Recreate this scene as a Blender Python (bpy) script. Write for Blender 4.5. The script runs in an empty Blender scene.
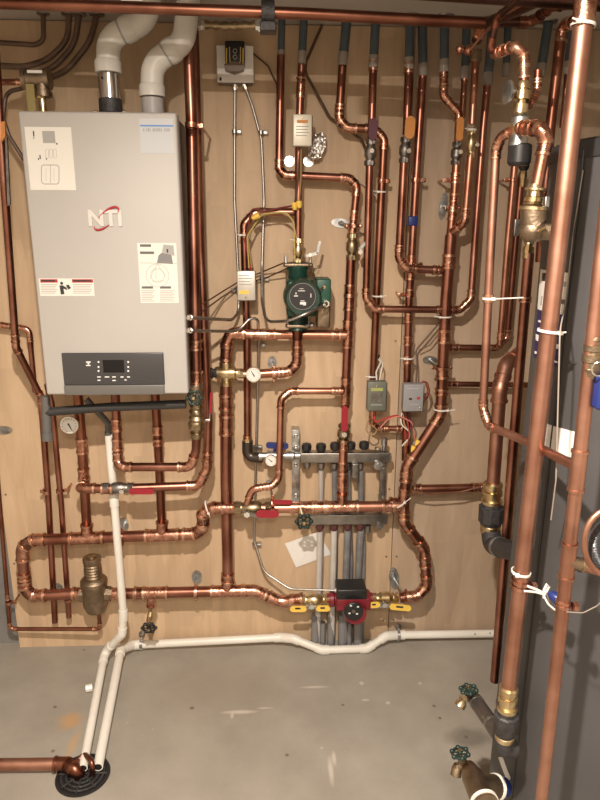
import bpy, bmesh, math, random
from mathutils import Vector, Matrix
random.seed(7)
C = bpy.context.scene.collection
SC = bpy.context.scene
# ------------------------------------------------------------ camera
F = 650.0; YAW = math.radians(2.6); PIT = math.radians(15.3); ROLL = 0.004
CAM = Vector((0, -2.4, 1.72))
fw = Vector((math.sin(YAW)*math.cos(PIT), math.cos(YAW)*math.cos(PIT), -math.sin(PIT)))
r0 = Vector((math.cos(YAW), -math.sin(YAW), 0)); u0 = r0.cross(fw)
rt = r0*math.cos(ROLL)+u0*math.sin(ROLL); up = u0*math.cos(ROLL)-r0*math.sin(ROLL)
cd = bpy.data.cameras.new('camera'); co = bpy.data.objects.new('camera', cd); C.objects.link(co)
cd.sensor_fit = 'VERTICAL'; cd.sensor_height = 24.0; cd.lens = 24.0*F/800.0
cd.clip_start = 0.02
co.matrix_world = Matrix(((rt.x, up.x, -fw.x, CAM.x), (rt.y, up.y, -fw.y, CAM.y), (rt.z, up.z, -fw.z, CAM.z), (0, 0, 0, 1)))
SC.camera = co
def P(px, py, d=0.07):
    """point standing d metres in front of the plywood, seen at px,py of the photograph"""
    v = fw + rt*((px-300)/F) + up*((400-py)/F)
    t = (-d - CAM.y)/v.y
    return CAM + v*t
def proj(p):
    q = p-CAM; z = q.dot(fw)
    return (300+F*q.dot(rt)/z, 400-F*q.dot(up)/z)
def S(w, p):
    return w*(p-CAM).dot(fw)/F
def PF(px, py, z=0.0):
    v = fw + rt*((px-300)/F) + up*((400-py)/F)
    return CAM + v*((z-CAM.z)/v.z)
# ------------------------------------------------------------ materials
MATS = {}
def mat(name, col, rough=.5, metal=0, var=0.0, col2=None, scale=12, bump=0, bscale=60, spec=.5, coat=0, trans=0):
    if name in MATS: return MATS[name]
    m = bpy.data.materials.new(name); m.use_nodes = True
    nt = m.node_tree; b = nt.nodes['Principled BSDF']
    b.inputs['Base Color'].default_value = (*col, 1); b.inputs['Roughness'].default_value = rough
    b.inputs['Metallic'].default_value = metal
    b.inputs['Specular IOR Level'].default_value = spec
    b.inputs['Coat Weight'].default_value = coat
    if trans: b.inputs['Transmission Weight'].default_value = trans
    tc = nt.nodes.new('ShaderNodeTexCoord')
    if col2 is not None:
        n = nt.nodes.new('ShaderNodeTexNoise'); n.inputs['Scale'].default_value = scale; n.inputs['Detail'].default_value = 5
        geo = nt.nodes.new('ShaderNodeNewGeometry')
        nt.links.new(geo.outputs['Position'], n.inputs['Vector'])
        r = nt.nodes.new('ShaderNodeValToRGB')
        r.color_ramp.elements[0].position = .35; r.color_ramp.elements[1].position = .65
        r.color_ramp.elements[0].color = (*col, 1); r.color_ramp.elements[1].color = (*col2, 1)
        nt.links.new(n.outputs['Fac'], r.inputs['Fac']); nt.links.new(r.outputs['Color'], b.inputs['Base Color'])
        if var:
            mr = nt.nodes.new('ShaderNodeMapRange'); mr.inputs['To Min'].default_value = rough-var; mr.inputs['To Max'].default_value = rough+var
            nt.links.new(n.outputs['Fac'], mr.inputs['Value']); nt.links.new(mr.outputs['Result'], b.inputs['Roughness'])
    if bump:
        n2 = nt.nodes.new('ShaderNodeTexNoise'); n2.inputs['Scale'].default_value = bscale; n2.inputs['Detail'].default_value = 4
        geo2 = nt.nodes.new('ShaderNodeNewGeometry'); nt.links.new(geo2.outputs['Position'], n2.inputs['Vector'])
        bp = nt.nodes.new('ShaderNodeBump'); bp.inputs['Strength'].default_value = bump; bp.inputs['Distance'].default_value = .01
        nt.links.new(n2.outputs['Fac'], bp.inputs['Height']); nt.links.new(bp.outputs['Normal'], b.inputs['Normal'])
    MATS[name] = m
    return m
COP = mat('copper_aged', (.24, .096, .066), .32, 1, .07, (.43, .205, .15), 9)
COPB = mat('copper_bright', (.4, .178, .12), .34, 1, .08, (.6, .31, .22), 10)
COPM = mat('copper_matte_near', (.37, .185, .13), .45, 1, .05, (.5, .275, .2), 14)
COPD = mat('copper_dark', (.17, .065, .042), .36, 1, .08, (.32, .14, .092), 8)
FIT = mat('copper_fitting', (.34, .15, .1), .26, 1, .08, (.68, .38, .28), 42, bump=.14, bscale=110)
RING = mat('solder_ring', (.5, .26, .17), .3, 1, .08, (.78, .52, .38), 40, bump=.1, bscale=120)
BRASS = mat('brass', (.52, .39, .2), .32, 1, .08, (.76, .64, .42), 40)
BRONZE = mat('cast_bronze', (.24, .185, .13), .45, 1, .06, (.34, .265, .185), 40, bump=.15, bscale=200)
DBRASS = mat('tarnished_brass', (.24, .185, .115), .38, 1, .08, (.44, .36, .23), 50)
CHROME = mat('chrome', (.82, .82, .8), .18, 1)
STEEL = mat('galvanized_steel', (.34, .36, .36), .38, 1, .1, (.55, .56, .56), 50)
DSTEEL = mat('dark_steel', (.2, .19, .18), .45, 1, .08, (.32, .3, .28), 50)
MSTEEL = mat('manifold_steel', (.27, .255, .24), .42, 1, .06, (.38, .36, .335), 30)
BLACK = mat('black_plastic', (.016, .016, .017), .4)
BIRON = mat('black_iron', (.035, .034, .036), .45, .3, .05, (.06, .058, .06), 60, bump=.3, bscale=200)
ABS = mat('abs_grey_black', (.032, .032, .032), .5)
COPK = mat('copper_darkest', (.07, .035, .027), .42, 1, .06, (.14, .075, .058), 10)  # darkest copper tone, for the pipes under the ceiling
PVC = mat('pvc_white', (.8, .79, .73), .35, 0, .05, (.74, .72, .65), 8)
VENT = mat('pvc_vent', (.72, .71, .67), .4, 0, .04, (.66, .65, .61), 10)
PEX = mat('pex_grey', (.16, .16, .165), .45, 0, .05, (.24, .24, .24), 20)
PEXL = mat('pex_translucent', (.55, .53, .5), .4, 0, .05, (.5, .47, .43), 20)
BROWNPEX = mat('brown_tubing', (.1, .06, .04), .35, 0, .05, (.16, .1, .07), 20)
FOAM = mat('blue_grey_sleeve', (.06, .085, .105), .7, 0, .05, (.08, .1, .12), 30)
GREEN = mat('green_enamel', (.008, .04, .028), .35, 0, .05, (.012, .055, .038), 30)
DGREEN = mat('dark_green_paint', (.008, .022, .018), .4, 0, .05, (.015, .035, .03), 60)
MAROON = mat('maroon_enamel', (.17, .012, .02), .35, 0, .05, (.22, .02, .03), 30)
REDP = mat('red_vinyl', (.3, .014, .028), .4)
PURP = mat('purple_vinyl', (.09, .015, .035), .5)
BLUEV = mat('blue_vinyl', (.015, .03, .16), .35)
YEL = mat('yellow_vinyl', (.85, .58, .1), .45)
ORTAG = mat('orange_tag', (.6, .25, .06), .55)
WHITE = mat('white_paper', (.78, .77, .74), .6)
LABEL = mat('white_label', (.72, .71, .66), .5)
INK = mat('ink', (.03, .03, .03), .6)
INKG = mat('grey_ink', (.36, .36, .35), .6)
LBLGREY = mat('pale_grey_label', (.52, .55, .58), .5)
REDINK = mat('red_ink', (.42, .03, .035), .5)
BLUEINK = mat('blue_ink', (.1, .25, .62), .5)
NAVY = mat('navy_label', (.018, .018, .085), .45)
GREYBOX = mat('grey_box_plastic', (.2, .2, .21), .5)
GREENBOX = mat('olive_steel_box', (.16, .17, .14), .45, .3)
TANKM = mat('tank_jacket', (.06, .059, .061), .55, 0, .04, (.072, .07, .072), 5)
TANKD = mat('tank_lid', (.03, .03, .032), .5)
BOIL = mat('boiler_enamel', (.45, .44, .42), .55, .1, .03, (.47, .46, .435), 4)
BOILD = mat('boiler_console', (.05, .05, .053), .35)
BOILM = mat('boiler_console_lip', (.15, .148, .14), .4, .2)
SIDEM = mat('boiler_side_steel', (.16, .15, .14), .4, .6)
SCREEN = mat('dark_screen', (.006, .006, .008), .15)
WIREB = mat('brown_wire', (.09, .045, .025), .5)
WIRER = mat('red_wire', (.35, .04, .03), .45)
WIREW = mat('white_wire', (.65, .62, .55), .5)
WIREY = mat('tan_wire', (.33, .22, .1), .5)
TIE = mat('white_nylon', (.75, .73, .68), .4)
FLEX = mat('flexible_conduit', (.42, .41, .385), .4, 1, .05, (.52, .5, .47), 90)
GLASSW = mat('dial_white', (.8, .8, .76), .3)
FOILM = mat('crumpled_foil', (.75, .74, .72), .18, 1, bump=.8, bscale=90)
GLOVE = mat('ceiling_paint', (.58, .55, .5), .8)
# ------------------------------------------------------------ object plumbing
def link(o): C.objects.link(o); return o
def thing(name, label, cat, loc, group=None):
    o = link(bpy.data.objects.new(name, None)); o.empty_display_size = .02
    o.location = loc; o['label'] = label; o['category'] = cat
    if group: o['group'] = group
    return o
class B:
    def __init__(s): s.bm = bmesh.new()
    def _merge(s, t):
        me = bpy.data.meshes.new('t'); t.to_mesh(me); s.bm.from_mesh(me); bpy.data.meshes.remove(me); t.free()
    def box(s, c, size, rot=None, bev=0):
        t = bmesh.new(); bmesh.ops.create_cube(t, size=1)
        bmesh.ops.scale(t, vec=Vector(size), verts=t.verts)
        if bev: bmesh.ops.bevel(t, geom=list(t.edges), offset=bev, segments=3, profile=.5, affect='EDGES')
        if rot is not None: bmesh.ops.rotate(t, cent=(0, 0, 0), matrix=rot, verts=t.verts)
        bmesh.ops.translate(t, vec=Vector(c), verts=t.verts); s._merge(t); return s
    def tube(s, pts, r, n=14, caps=True, radii=None):
        pts = [Vector(p) for p in pts]
        m = len(pts)
        tang = []
        for i in range(m):
            a = pts[max(i-1, 0)]; b = pts[min(i+1, m-1)]
            t = (b-a); t = t.normalized() if t.length > 1e-9 else (tang[-1] if tang else Vector((0, 0, 1)))
            tang.append(t)
        nrm = Vector((0, 1, 0)) if abs(tang[0].y) < .9 else Vector((1, 0, 0))
        nrm = (nrm - tang[0]*nrm.dot(tang[0])).normalized()
        rings = []
        for i in range(m):
            nrm = (nrm - tang[i]*nrm.dot(tang[i])).normalized(); bi = tang[i].cross(nrm)
            rr = radii[i] if radii else r
            rings.append([s.bm.verts.new(pts[i]+(nrm*math.cos(a)+bi*math.sin(a))*rr) for a in [2*math.pi*k/n for k in range(n)]])
        for i in range(m-1):
            for k in range(n):
                s.bm.faces.new((rings[i][k], rings[i][(k+1) % n], rings[i+1][(k+1) % n], rings[i+1][k]))
        if caps:
            s.bm.faces.new(list(reversed(rings[0]))); s.bm.faces.new(rings[-1])
        return s
    def lathe(s, p0, axis, prof, n=20, caps=True):
        """prof: list of (t along axis, radius)"""
        axis = Vector(axis).normalized(); p0 = Vector(p0)
        nrm = Vector((0, 1, 0)) if abs(axis.y) < .9 else Vector((1, 0, 0))
        nrm = (nrm-axis*nrm.dot(axis)).normalized(); bi = axis.cross(nrm)
        rings = [[s.bm.verts.new(p0+axis*t+(nrm*math.cos(a)+bi*math.sin(a))*max(r, 1e-5)) for a in [2*math.pi*k/n+math.pi/n for k in range(n)]] for t, r in prof]
        for i in range(len(prof)-1):
            for k in range(n):
                s.bm.faces.new((rings[i][k], rings[i][(k+1) % n], rings[i+1][(k+1) % n], rings[i+1][k]))
        if caps:
            s.bm.faces.new(list(reversed(rings[0]))); s.bm.faces.new(rings[-1])
        return s
    def cyl(s, a, b, r, n=18, r2=None):
        a = Vector(a); b = Vector(b); L = (b-a).length
        return s.lathe(a, b-a, [(0, r), (L, r if r2 is None else r2)], n)
    def ball(s, c, r, sc=(1, 1, 1)):
        t = bmesh.new(); bmesh.ops.create_uvsphere(t, u_segments=18, v_segments=10, radius=r)
        bmesh.ops.scale(t, vec=Vector(sc), verts=t.verts); bmesh.ops.translate(t, vec=Vector(c), verts=t.verts); s._merge(t); return s
    def torus(s, c, axis, R, r, n=24):
        axis = Vector(axis).normalized(); nrm = Vector((0, 1, 0)) if abs(axis.y) < .9 else Vector((1, 0, 0))
        nrm = (nrm-axis*nrm.dot(axis)).normalized(); bi = axis.cross(nrm); c = Vector(c)
        rings = []
        for i in range(n):
            a = 2*math.pi*i/n; rad = nrm*math.cos(a)+bi*math.sin(a)
            rings.append([s.bm.verts.new(c+rad*(R+r*math.cos(b))+axis*(r*math.sin(b))) for b in [2*math.pi*k/8 for k in range(8)]])
        for i in range(n):
            for k in range(8):
                s.bm.faces.new((rings[i][k], rings[(i+1) % n][k], rings[(i+1) % n][(k+1) % 8], rings[i][(k+1) % 8]))
        return s
    def poly(s, pts, vec):
        a = [s.bm.verts.new(Vector(p)) for p in pts]; b = [s.bm.verts.new(Vector(p)+Vector(vec)) for p in pts]
        s.bm.faces.new(a); s.bm.faces.new(list(reversed(b)))
        for i in range(len(a)):
            j = (i+1) % len(a); s.bm.faces.new((a[j], a[i], b[i], b[j]))
        return s
    def put(s, name, m, parent=None, ang=35):
        bmesh.ops.recalc_face_normals(s.bm, faces=s.bm.faces)
        me = bpy.data.meshes.new(name)
        off = Vector((0, 0, 0)); q = parent
        while q is not None: off += q.location; q = q.parent
        if parent is None and len(s.bm.verts):
            xs = [v.co for v in s.bm.verts]
            off = Vector(((min(v.x for v in xs)+max(v.x for v in xs))/2, (min(v.y for v in xs)+max(v.y for v in xs))/2, min(v.z for v in xs)))
        bmesh.ops.translate(s.bm, vec=-off, verts=s.bm.verts)
        s.bm.to_mesh(me); s.bm.free(); me.materials.append(m)
        me.shade_smooth(); me.set_sharp_from_angle(angle=math.radians(ang))
        o = link(bpy.data.objects.new(name, me))
        if parent is not None: o.parent = parent
        else: o.location = off
        return o
def tag(o, label=None, cat=None, group=None, kind=None):
    if label: o['label'] = label
    if cat: o['category'] = cat
    if group: o['group'] = group
    if kind: o['kind'] = kind
    return o
# ------------------------------------------------------------ pipe paths
def smooth_path(pts, br, seg=8):
    """rounded polyline; returns points and list of (index_start,index_end) of arcs"""
    out = [pts[0]]; arcs = []
    for i in range(1, len(pts)-1):
        a, b, c = pts[i-1], pts[i], pts[i+1]
        u = (a-b); v = (c-b); lu, lv = u.length, v.length; u.normalize(); v.normalize()
        ang = math.acos(max(-1, min(1, u.dot(v)))); turn = math.pi-ang
        if turn < .06: out.append(b); arcs.append(None); continue
        t = br*math.tan(turn/2); t = min(t, lu*.48, lv*.48); R = t/math.tan(turn/2)
        p0 = b+u*t; p1 = b+v*t
        cen = b+(u+v).normalized()*(R/math.cos(turn/2))
        s0 = len(out)
        e0 = (p0-cen); e1 = (p1-cen)
        ax = e0.cross(e1)
        if ax.length < 1e-9: out.append(b); arcs.append(None); continue
        ax.normalize()
        for k in range(seg+1):
            out.append(cen+Matrix.Rotation(turn*k/seg, 3, ax) @ e0)
        arcs.append((s0, len(out)-1))
    out.append(pts[-1])
    return out, arcs
def cum(path):
    s = [0]
    for i in range(1, len(path)): s.append(s[-1]+(path[i]-path[i-1]).length)
    return s
def at_s(path, cs, s):
    s = max(0, min(cs[-1], s))
    for i in range(1, len(path)):
        if cs[i] >= s:
            L = cs[i]-cs[i-1]; t = (s-cs[i-1])/L if L > 1e-9 else 0
            return path[i-1].lerp(path[i], t)
    return path[-1].copy()
def sub(path, cs, a, b):
    a = max(0, a); b = min(cs[-1], b)
    return [at_s(path, cs, a)]+[path[i] for i in range(len(path)) if a+1e-5 < cs[i] < b-1e-5]+[at_s(path, cs, b)]
def sleeve(path, cs, a, b, r, m, parent, name, k=1.13, bead=1.26):
    bl = r*.42
    pp = sub(path, cs, a, b); cc = cum(pp); L = cc[-1]
    if L < 3*bl: bl = L/4
    o = B().tube(pp, r*k, 16).put(name, m, parent)
    for (x, y) in ((0, bl), (L-bl, L)):
        q = sub(pp, cc, x, y)
        B().tube(q, r*bead, 16).put('solder_ring', RING if m in (FIT,) else m, o)
    return o
def near_s(path, cs, px, py):
    best = None
    n = 240
    for i in range(n+1):
        s = cs[-1]*i/n; q = proj(at_s(path, cs, s)); dd = (q[0]-px)**2+(q[1]-py)**2
        if best is None or dd < best[0]: best = (dd, s)
    return best[1]
def pts3(pts, d):
    return [p if isinstance(p, Vector) else P(p[0], p[1], p[2] if len(p) > 2 else d) for p in pts]
def run(label, pts, w, d=.07, m=None, fm=None, name='copper_pipe', cat='pipe', bend=1.25, coup=(), tees=(), ends=(0, 0), elbows=True, group=None, ref=0, soft=False):
    m = m or COP; fm = fm or FIT
    p3 = pts3(pts, d); dia = S(w, p3[ref]); r = dia/2
    path, arcs = smooth_path(p3, dia*bend*(1 if not soft else 3), 8 if not soft else 14)
    cs = cum(path)
    low = min(p3, key=lambda q: q.z)
    root = thing(name, label, cat, low, group)
    B().tube(path, r, 18).put('pipe', m, root)
    if elbows:
        for a in arcs:
            if a is None or (path[a[0]+1]-path[a[0]]).normalized().dot((path[a[1]]-path[a[1]-1]).normalized()) > .955: continue
            sleeve(path, cs, cs[a[0]]-dia*.75, cs[a[1]]+dia*.75, r, fm, root, 'elbow')
    for c in coup:
        s = near_s(path, cs, c[0], c[1]); L = (c[2] if len(c) > 2 else 2.2)*dia
        sleeve(path, cs, s-L/2, s+L/2, r, fm, root, 'coupling')
    for t in tees:   # (px,py, dx,dy[,w])
        s = near_s(path, cs, t[0], t[1]); c = at_s(path, cs, s)
        o = sleeve(path, cs, s-dia*1.5, s+dia*1.5, r, fm, root, 'tee')
        dep = -c.y
        q = P(t[0]+t[2], t[1]+t[3], dep); dr = (q-P(t[0], t[1], dep)).normalized()
        rr = S(t[4], c)/2*1.14 if len(t) > 4 else r*1.13
        L = dia*1.35
        B().lathe(c, dr, [(0, rr), (L-rr*.4, rr), (L-rr*.4, rr*1.12), (L, rr*1.12)], 16).put('branch', fm, o)
    if ends[0]: sleeve(path, cs, 0, dia*1.2, r, fm, root, 'coupling')
    if ends[1]: sleeve(path, cs, cs[-1]-dia*1.2, cs[-1], r, fm, root, 'coupling')
    return root
def tubing(label, pts, w, d, m, name, cat, part=False, group=None, soft=3, ref=0):
    p3 = pts3(pts, d); dia = S(w, p3[ref])
    path, _ = smooth_path(p3, max(dia*soft, .03), 10)
    o = B().tube(path, dia/2, 10).put(name, m)
    return tag(o, label, cat, group)
def flexline(label, pts, w, d, m=None, ribs=True, ref=0, name='flexible_conduit', cat='conduit'):
    m = m or FLEX
    p3 = pts3(pts, d); dia = S(w, p3[ref]); path, _ = smooth_path(p3, .07, 10); cs = cum(path)
    pitch = dia*.5; n = min(int(cs[-1]/pitch), 700); pp = []; rr = []
    for i in range(n+1):
        pp.append(at_s(path, cs, cs[-1]*i/n)); rr.append(dia/2*(1.0 if i % 2 else .66))
    root = thing(name, label, cat, min(pp, key=lambda q: q.z))
    B().tube(pp, 0, 10, radii=rr).put('armoured_sleeve', m, root, ang=60)
    for a, b in ((0, 1), (-1, -2)):
        bb = B(); dr = (path[b]-path[a]).normalized()
        bb.lathe(path[a]-dr*dia*.2, dr, [(0, dia*.62), (dia*.9, dia*.62), (dia*.9, dia*.8), (dia*1.3, dia*.8), (dia*1.3, dia*.6), (dia*1.6, dia*.6)], 8)
        bb.put('end_connector', CHROME, root)
    return root
def bolt(b, c, axis, r):
    b.lathe(c, axis, [(0, r), (r*1.1, r), (r*1.1, r*.75)], 6)
# ------------------------------------------------------------ the room
ZC = P(300, 24, 0).z
XL, XR, YB = -1.55, 1.36, -3.6
def plane_mat(name, col, col2, scale, rough, grain=False, extra=None):
    m = bpy.data.materials.new(name); m.use_nodes = True; nt = m.node_tree; b = nt.nodes['Principled BSDF']
    b.inputs['Roughness'].default_value = rough
    geo = nt.nodes.new('ShaderNodeNewGeometry'); mp = nt.nodes.new('ShaderNodeMapping')
    nt.links.new(geo.outputs['Position'], mp.inputs['Vector'])
    mp.inputs['Scale'].default_value = (7, 7, 1.1) if grain else (1, 1, 1)
    n = nt.nodes.new('ShaderNodeTexNoise'); n.inputs['Scale'].default_value = scale; n.inputs['Detail'].default_value = 6; n.inputs['Roughness'].default_value = .6
    n.inputs['Distortion'].default_value = .6 if grain else 0
    nt.links.new(mp.outputs['Vector'], n.inputs['Vector'])
    r = nt.nodes.new('ShaderNodeValToRGB'); r.color_ramp.elements[0].position = .32; r.color_ramp.elements[1].position = .68
    r.color_ramp.elements[0].color = (*col, 1); r.color_ramp.elements[1].color = (*col2, 1)
    nt.links.new(n.outputs['Fac'], r.inputs['Fac'])
    last = r.outputs['Color']
    if extra: last = extra(nt, geo, last)
    nt.links.new(last, b.inputs['Base Color'])
    bp = nt.nodes.new('ShaderNodeBump'); bp.inputs['Strength'].default_value = .15; bp.inputs['Distance'].default_value = .004
    nt.links.new(n.outputs['Fac'], bp.inputs['Height']); nt.links.new(bp.outputs['Normal'], b.inputs['Normal'])
    return m
def blot(nt, geo, last, c, rad, col, sx=1, sy=1, soft=.4, fac=1.0, nz=.0):
    """a stain with its own outline on the surface"""
    mp = nt.nodes.new('ShaderNodeMapping'); mp.vector_type = 'POINT'
    mp.inputs['Location'].default_value = (-c[0]/sx, -c[1]/sy, 0); mp.inputs['Scale'].default_value = (1/sx, 1/sy, 0)
    nt.links.new(geo.outputs['Position'], mp.inputs['Vector'])
    ln = nt.nodes.new('ShaderNodeVectorMath'); ln.operation = 'LENGTH'; nt.links.new(mp.outputs['Vector'], ln.inputs[0])
    n = nt.nodes.new('ShaderNodeTexNoise'); n.inputs['Scale'].default_value = 14; nt.links.new(geo.outputs['Position'], n.inputs['Vector'])
    ad = nt.nodes.new('ShaderNodeMath'); ad.operation = 'MULTIPLY_ADD'; ad.inputs[1].default_value = nz; nt.links.new(n.outputs['Fac'], ad.inputs[0]); nt.links.new(ln.outputs['Value'], ad.inputs[2])
    mr = nt.nodes.new('ShaderNodeMapRange'); mr.inputs['From Min'].default_value = rad*(1-soft)+nz*.5; mr.inputs['From Max'].default_value = rad*(1+soft)+nz*.5
    mr.inputs['To Min'].default_value = fac; mr.inputs['To Max'].default_value = 0
    nt.links.new(ad.outputs['Value'], mr.inputs['Value'])
    mx = nt.nodes.new('ShaderNodeMix'); mx.data_type = 'RGBA'; nt.links.new(mr.outputs['Result'], mx.inputs['Factor'])
    nt.links.new(last, mx.inputs['A']); mx.inputs['B'].default_value = (*col, 1)
    return mx.outputs['Result']
def floor_extra(nt, geo, last):
    n = nt.nodes.new('ShaderNodeTexNoise'); n.inputs['Scale'].default_value = 95; n.inputs['Detail'].default_value = 2
    nt.links.new(geo.outputs['Position'], n.inputs['Vector'])
    r = nt.nodes.new('ShaderNodeValToRGB'); r.color_ramp.elements[0].position = .74; r.color_ramp.elements[1].position = .78
    nt.links.new(n.outputs['Fac'], r.inputs['Fac'])
    mx = nt.nodes.new('ShaderNodeMix'); mx.data_type = 'RGBA'; nt.links.new(r.outputs['Color'], mx.inputs['Factor']); nt.links.new(last, mx.inputs['A']); mx.inputs['B'].default_value = (.62, .58, .5, 1)
    last = mx.outputs['Result']
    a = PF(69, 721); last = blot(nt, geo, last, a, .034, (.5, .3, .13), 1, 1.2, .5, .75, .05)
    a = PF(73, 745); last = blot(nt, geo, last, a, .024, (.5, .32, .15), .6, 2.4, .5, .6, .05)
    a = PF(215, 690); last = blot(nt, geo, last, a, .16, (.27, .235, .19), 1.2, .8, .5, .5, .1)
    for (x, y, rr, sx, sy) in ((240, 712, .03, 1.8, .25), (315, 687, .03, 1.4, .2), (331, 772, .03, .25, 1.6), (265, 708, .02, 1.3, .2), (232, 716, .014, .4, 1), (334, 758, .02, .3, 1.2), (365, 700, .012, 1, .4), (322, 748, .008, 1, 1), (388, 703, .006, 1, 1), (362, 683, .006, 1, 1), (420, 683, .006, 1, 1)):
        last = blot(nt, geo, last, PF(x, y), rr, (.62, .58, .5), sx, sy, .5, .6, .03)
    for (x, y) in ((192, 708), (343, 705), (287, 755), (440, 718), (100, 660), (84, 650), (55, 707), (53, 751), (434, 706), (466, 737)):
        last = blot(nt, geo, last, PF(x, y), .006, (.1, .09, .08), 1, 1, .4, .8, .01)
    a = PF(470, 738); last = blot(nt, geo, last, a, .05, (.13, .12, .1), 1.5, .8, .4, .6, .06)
    return last
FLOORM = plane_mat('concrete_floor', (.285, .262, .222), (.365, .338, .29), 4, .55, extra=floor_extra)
CONC = plane_mat('concrete_wall', (.17, .17, .165), (.25, .245, .235), 6, .8)
CEILM = plane_mat('ceiling_board', (.5, .475, .43), (.55, .52, .48), 3, .8)
ROOMW = plane_mat('painted_wall', (.5, .44, .37), (.56, .5, .42), 3, .8)
def ply_extra(nt, geo, last):
    for (x, y, rr, sx, sy, col) in ((110, 15, .01, 1, 1, 0),):
        pass
    mp = nt.nodes.new('ShaderNodeMapping'); mp.inputs['Scale'].default_value = (9, 9, 1.6); nt.links.new(geo.outputs['Position'], mp.inputs['Vector'])
    vo = nt.nodes.new('ShaderNodeTexVoronoi'); vo.inputs['Scale'].default_value = 1.1; vo.distance = 'CHEBYCHEV'; nt.links.new(mp.outputs['Vector'], vo.inputs['Vector'])
    sx = nt.nodes.new('ShaderNodeSeparateColor'); nt.links.new(vo.outputs['Color'], sx.inputs['Color'])
    mr = nt.nodes.new('ShaderNodeMapRange'); mr.inputs['To Min'].default_value = .9; mr.inputs['To Max'].default_value = 1.06; nt.links.new(sx.outputs['Red'], mr.inputs['Value'])
    mx = nt.nodes.new('ShaderNodeVectorMath'); mx.operation = 'SCALE'; nt.links.new(last, mx.inputs[0]); nt.links.new(mr.outputs['Result'], mx.inputs['Scale'])
    return mx.outputs['Vector']
PLYM = plane_mat('plywood', (.53, .375, .235), (.66, .49, .32), 2.2, .6, grain=True, extra=ply_extra)
PLYM2 = plane_mat('plywood_brown_shaded', (.41, .30, .205), (.5, .38, .27), 2.0, .6, grain=True, extra=ply_extra)  # browner board, with the light's falloff also put into its colour
def slab(name, x0, x1, y0, y1, z0, z1, m, kind='structure', bev=0):
    o = B().box(((x0+x1)/2, (y0+y1)/2, (z0+z1)/2), (x1-x0, y1-y0, z1-z0), bev=bev).put(name, m)
    if kind: o['kind'] = kind
    return o
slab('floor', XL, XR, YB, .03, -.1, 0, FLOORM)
slab('ceiling', XL, XR, YB, .03, ZC, ZC+.1, CEILM)
slab('wall_back', XL, XR, .03, .13, -.1, ZC+.1, CONC)
slab('wall_left', XL-.1, XL, YB, .13, -.1, ZC+.1, ROOMW)
slab('wall_right', XR, XR+.1, YB, .13, -.1, ZC+.1, ROOMW)
slab('wall_front', XL-.1, XR+.1, YB-.1, YB, -.1, ZC+.1, ROOMW)
slab('unseen_shade_beam_1', XL, XR, -.80, -.69, ZC-.1, ZC, ROOMW)  # unseen beam, added to cast the shade band along the wall top
xe = P(20, 648, 0).x; xs = P(388, 632, 0).x; zb = P(200, 645, 0).z
def panel(x0, x1, m, label):
    root = thing('plywood_panel', label, 'panel', (x0, 0, zb))
    B().box(((x0+x1)/2, .0145, (zb+ZC-.002)/2), (x1-x0, .029, ZC-.004-zb)).put('board', m, root)
    sc = B()
    for k in range(int((ZC-zb)/.3)):
        for x in (x0+.02, x1-.02):
            sc.cyl((x, -.0012, zb+.1+k*.3), (x, .004, zb+.1+k*.3), .004, 10)
    sc.put('screw_heads', DSTEEL, root)
    return root
panel(xe, xs-.0015, PLYM, 'wide yellowish plywood backing board behind the boiler and pumps')
panel(xs+.0015, XR-.004, PLYM2, 'browner plywood backing board to the right of the vertical seam')
# ------------------------------------------------------------ light
def area(name, loc, size, power, col, rot=(0, 0, 0), spread=math.pi):
    l = bpy.data.lights.new(name, 'AREA'); l.shape = 'DISK'; l.size = size; l.energy = power; l.color = col; l.spread = spread
    o = link(bpy.data.objects.new(name, l)); o.location = loc; o.rotation_euler = rot; return o
area('ceiling_lamp', (-.12, -2.0, ZC-.02), .06, 84, (1, .875, .76))
area('added_fill_light', (.1, -3.0, ZC-.03), .3, 34, (1, .89, .78))  # unseen fill light, added to lift the ambient and the lower wall
w = bpy.data.worlds.new('world'); SC.world = w; w.use_nodes = True
w.node_tree.nodes['Background'].inputs[0].default_value = (.02, .018, .016, 1)
SC.view_settings.view_transform = 'Standard'; SC.view_settings.look = 'None'; SC.view_settings.exposure = 0.0; SC.view_settings.gamma = 1
# ------------------------------------------------------------ helpers for things on faces
def fbox(b, x0, y0, x1, y1, df, db, bev=0):
    """box whose front face covers the pixel rectangle at distance df from the wall"""
    a = P(x0, (y0+y1)/2, df); c = P(x1, (y0+y1)/2, df); t = P((x0+x1)/2, y0, df); u = P((x0+x1)/2, y1, df)
    b.box(((a.x+c.x)/2, -(df+db)/2, (t.z+u.z)/2), (c.x-a.x, df-db, t.z-u.z), bev=bev); return b
def text(s, p, size, m, parent, name='lettering', d=.001, shear=0, bold=0, rot=None):
    cu = bpy.data.curves.new('t', 'FONT'); cu.body = s; cu.size = size; cu.extrude = d; cu.align_x = 'CENTER'; cu.align_y = 'CENTER'; cu.shear = shear; cu.offset = bold; cu.resolution_u = 3
    o = bpy.data.objects.new('t', cu); link(o)
    dg = bpy.context.evaluated_depsgraph_get(); me = bpy.data.meshes.new_from_object(o.evaluated_get(dg)); bpy.data.objects.remove(o)
    bm = bmesh.new(); bm.from_mesh(me); bpy.data.meshes.remove(me)
    R = rot if rot is not None else Matrix.Rotation(math.pi/2, 3, 'X')
    bmesh.ops.rotate(bm, cent=(0, 0, 0), matrix=R, verts=bm.verts)
    bmesh.ops.translate(bm, vec=Vector(p), verts=bm.verts)
    b = B(); b.bm.free(); b.bm = bm
    return b.put(name, m, parent)
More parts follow.
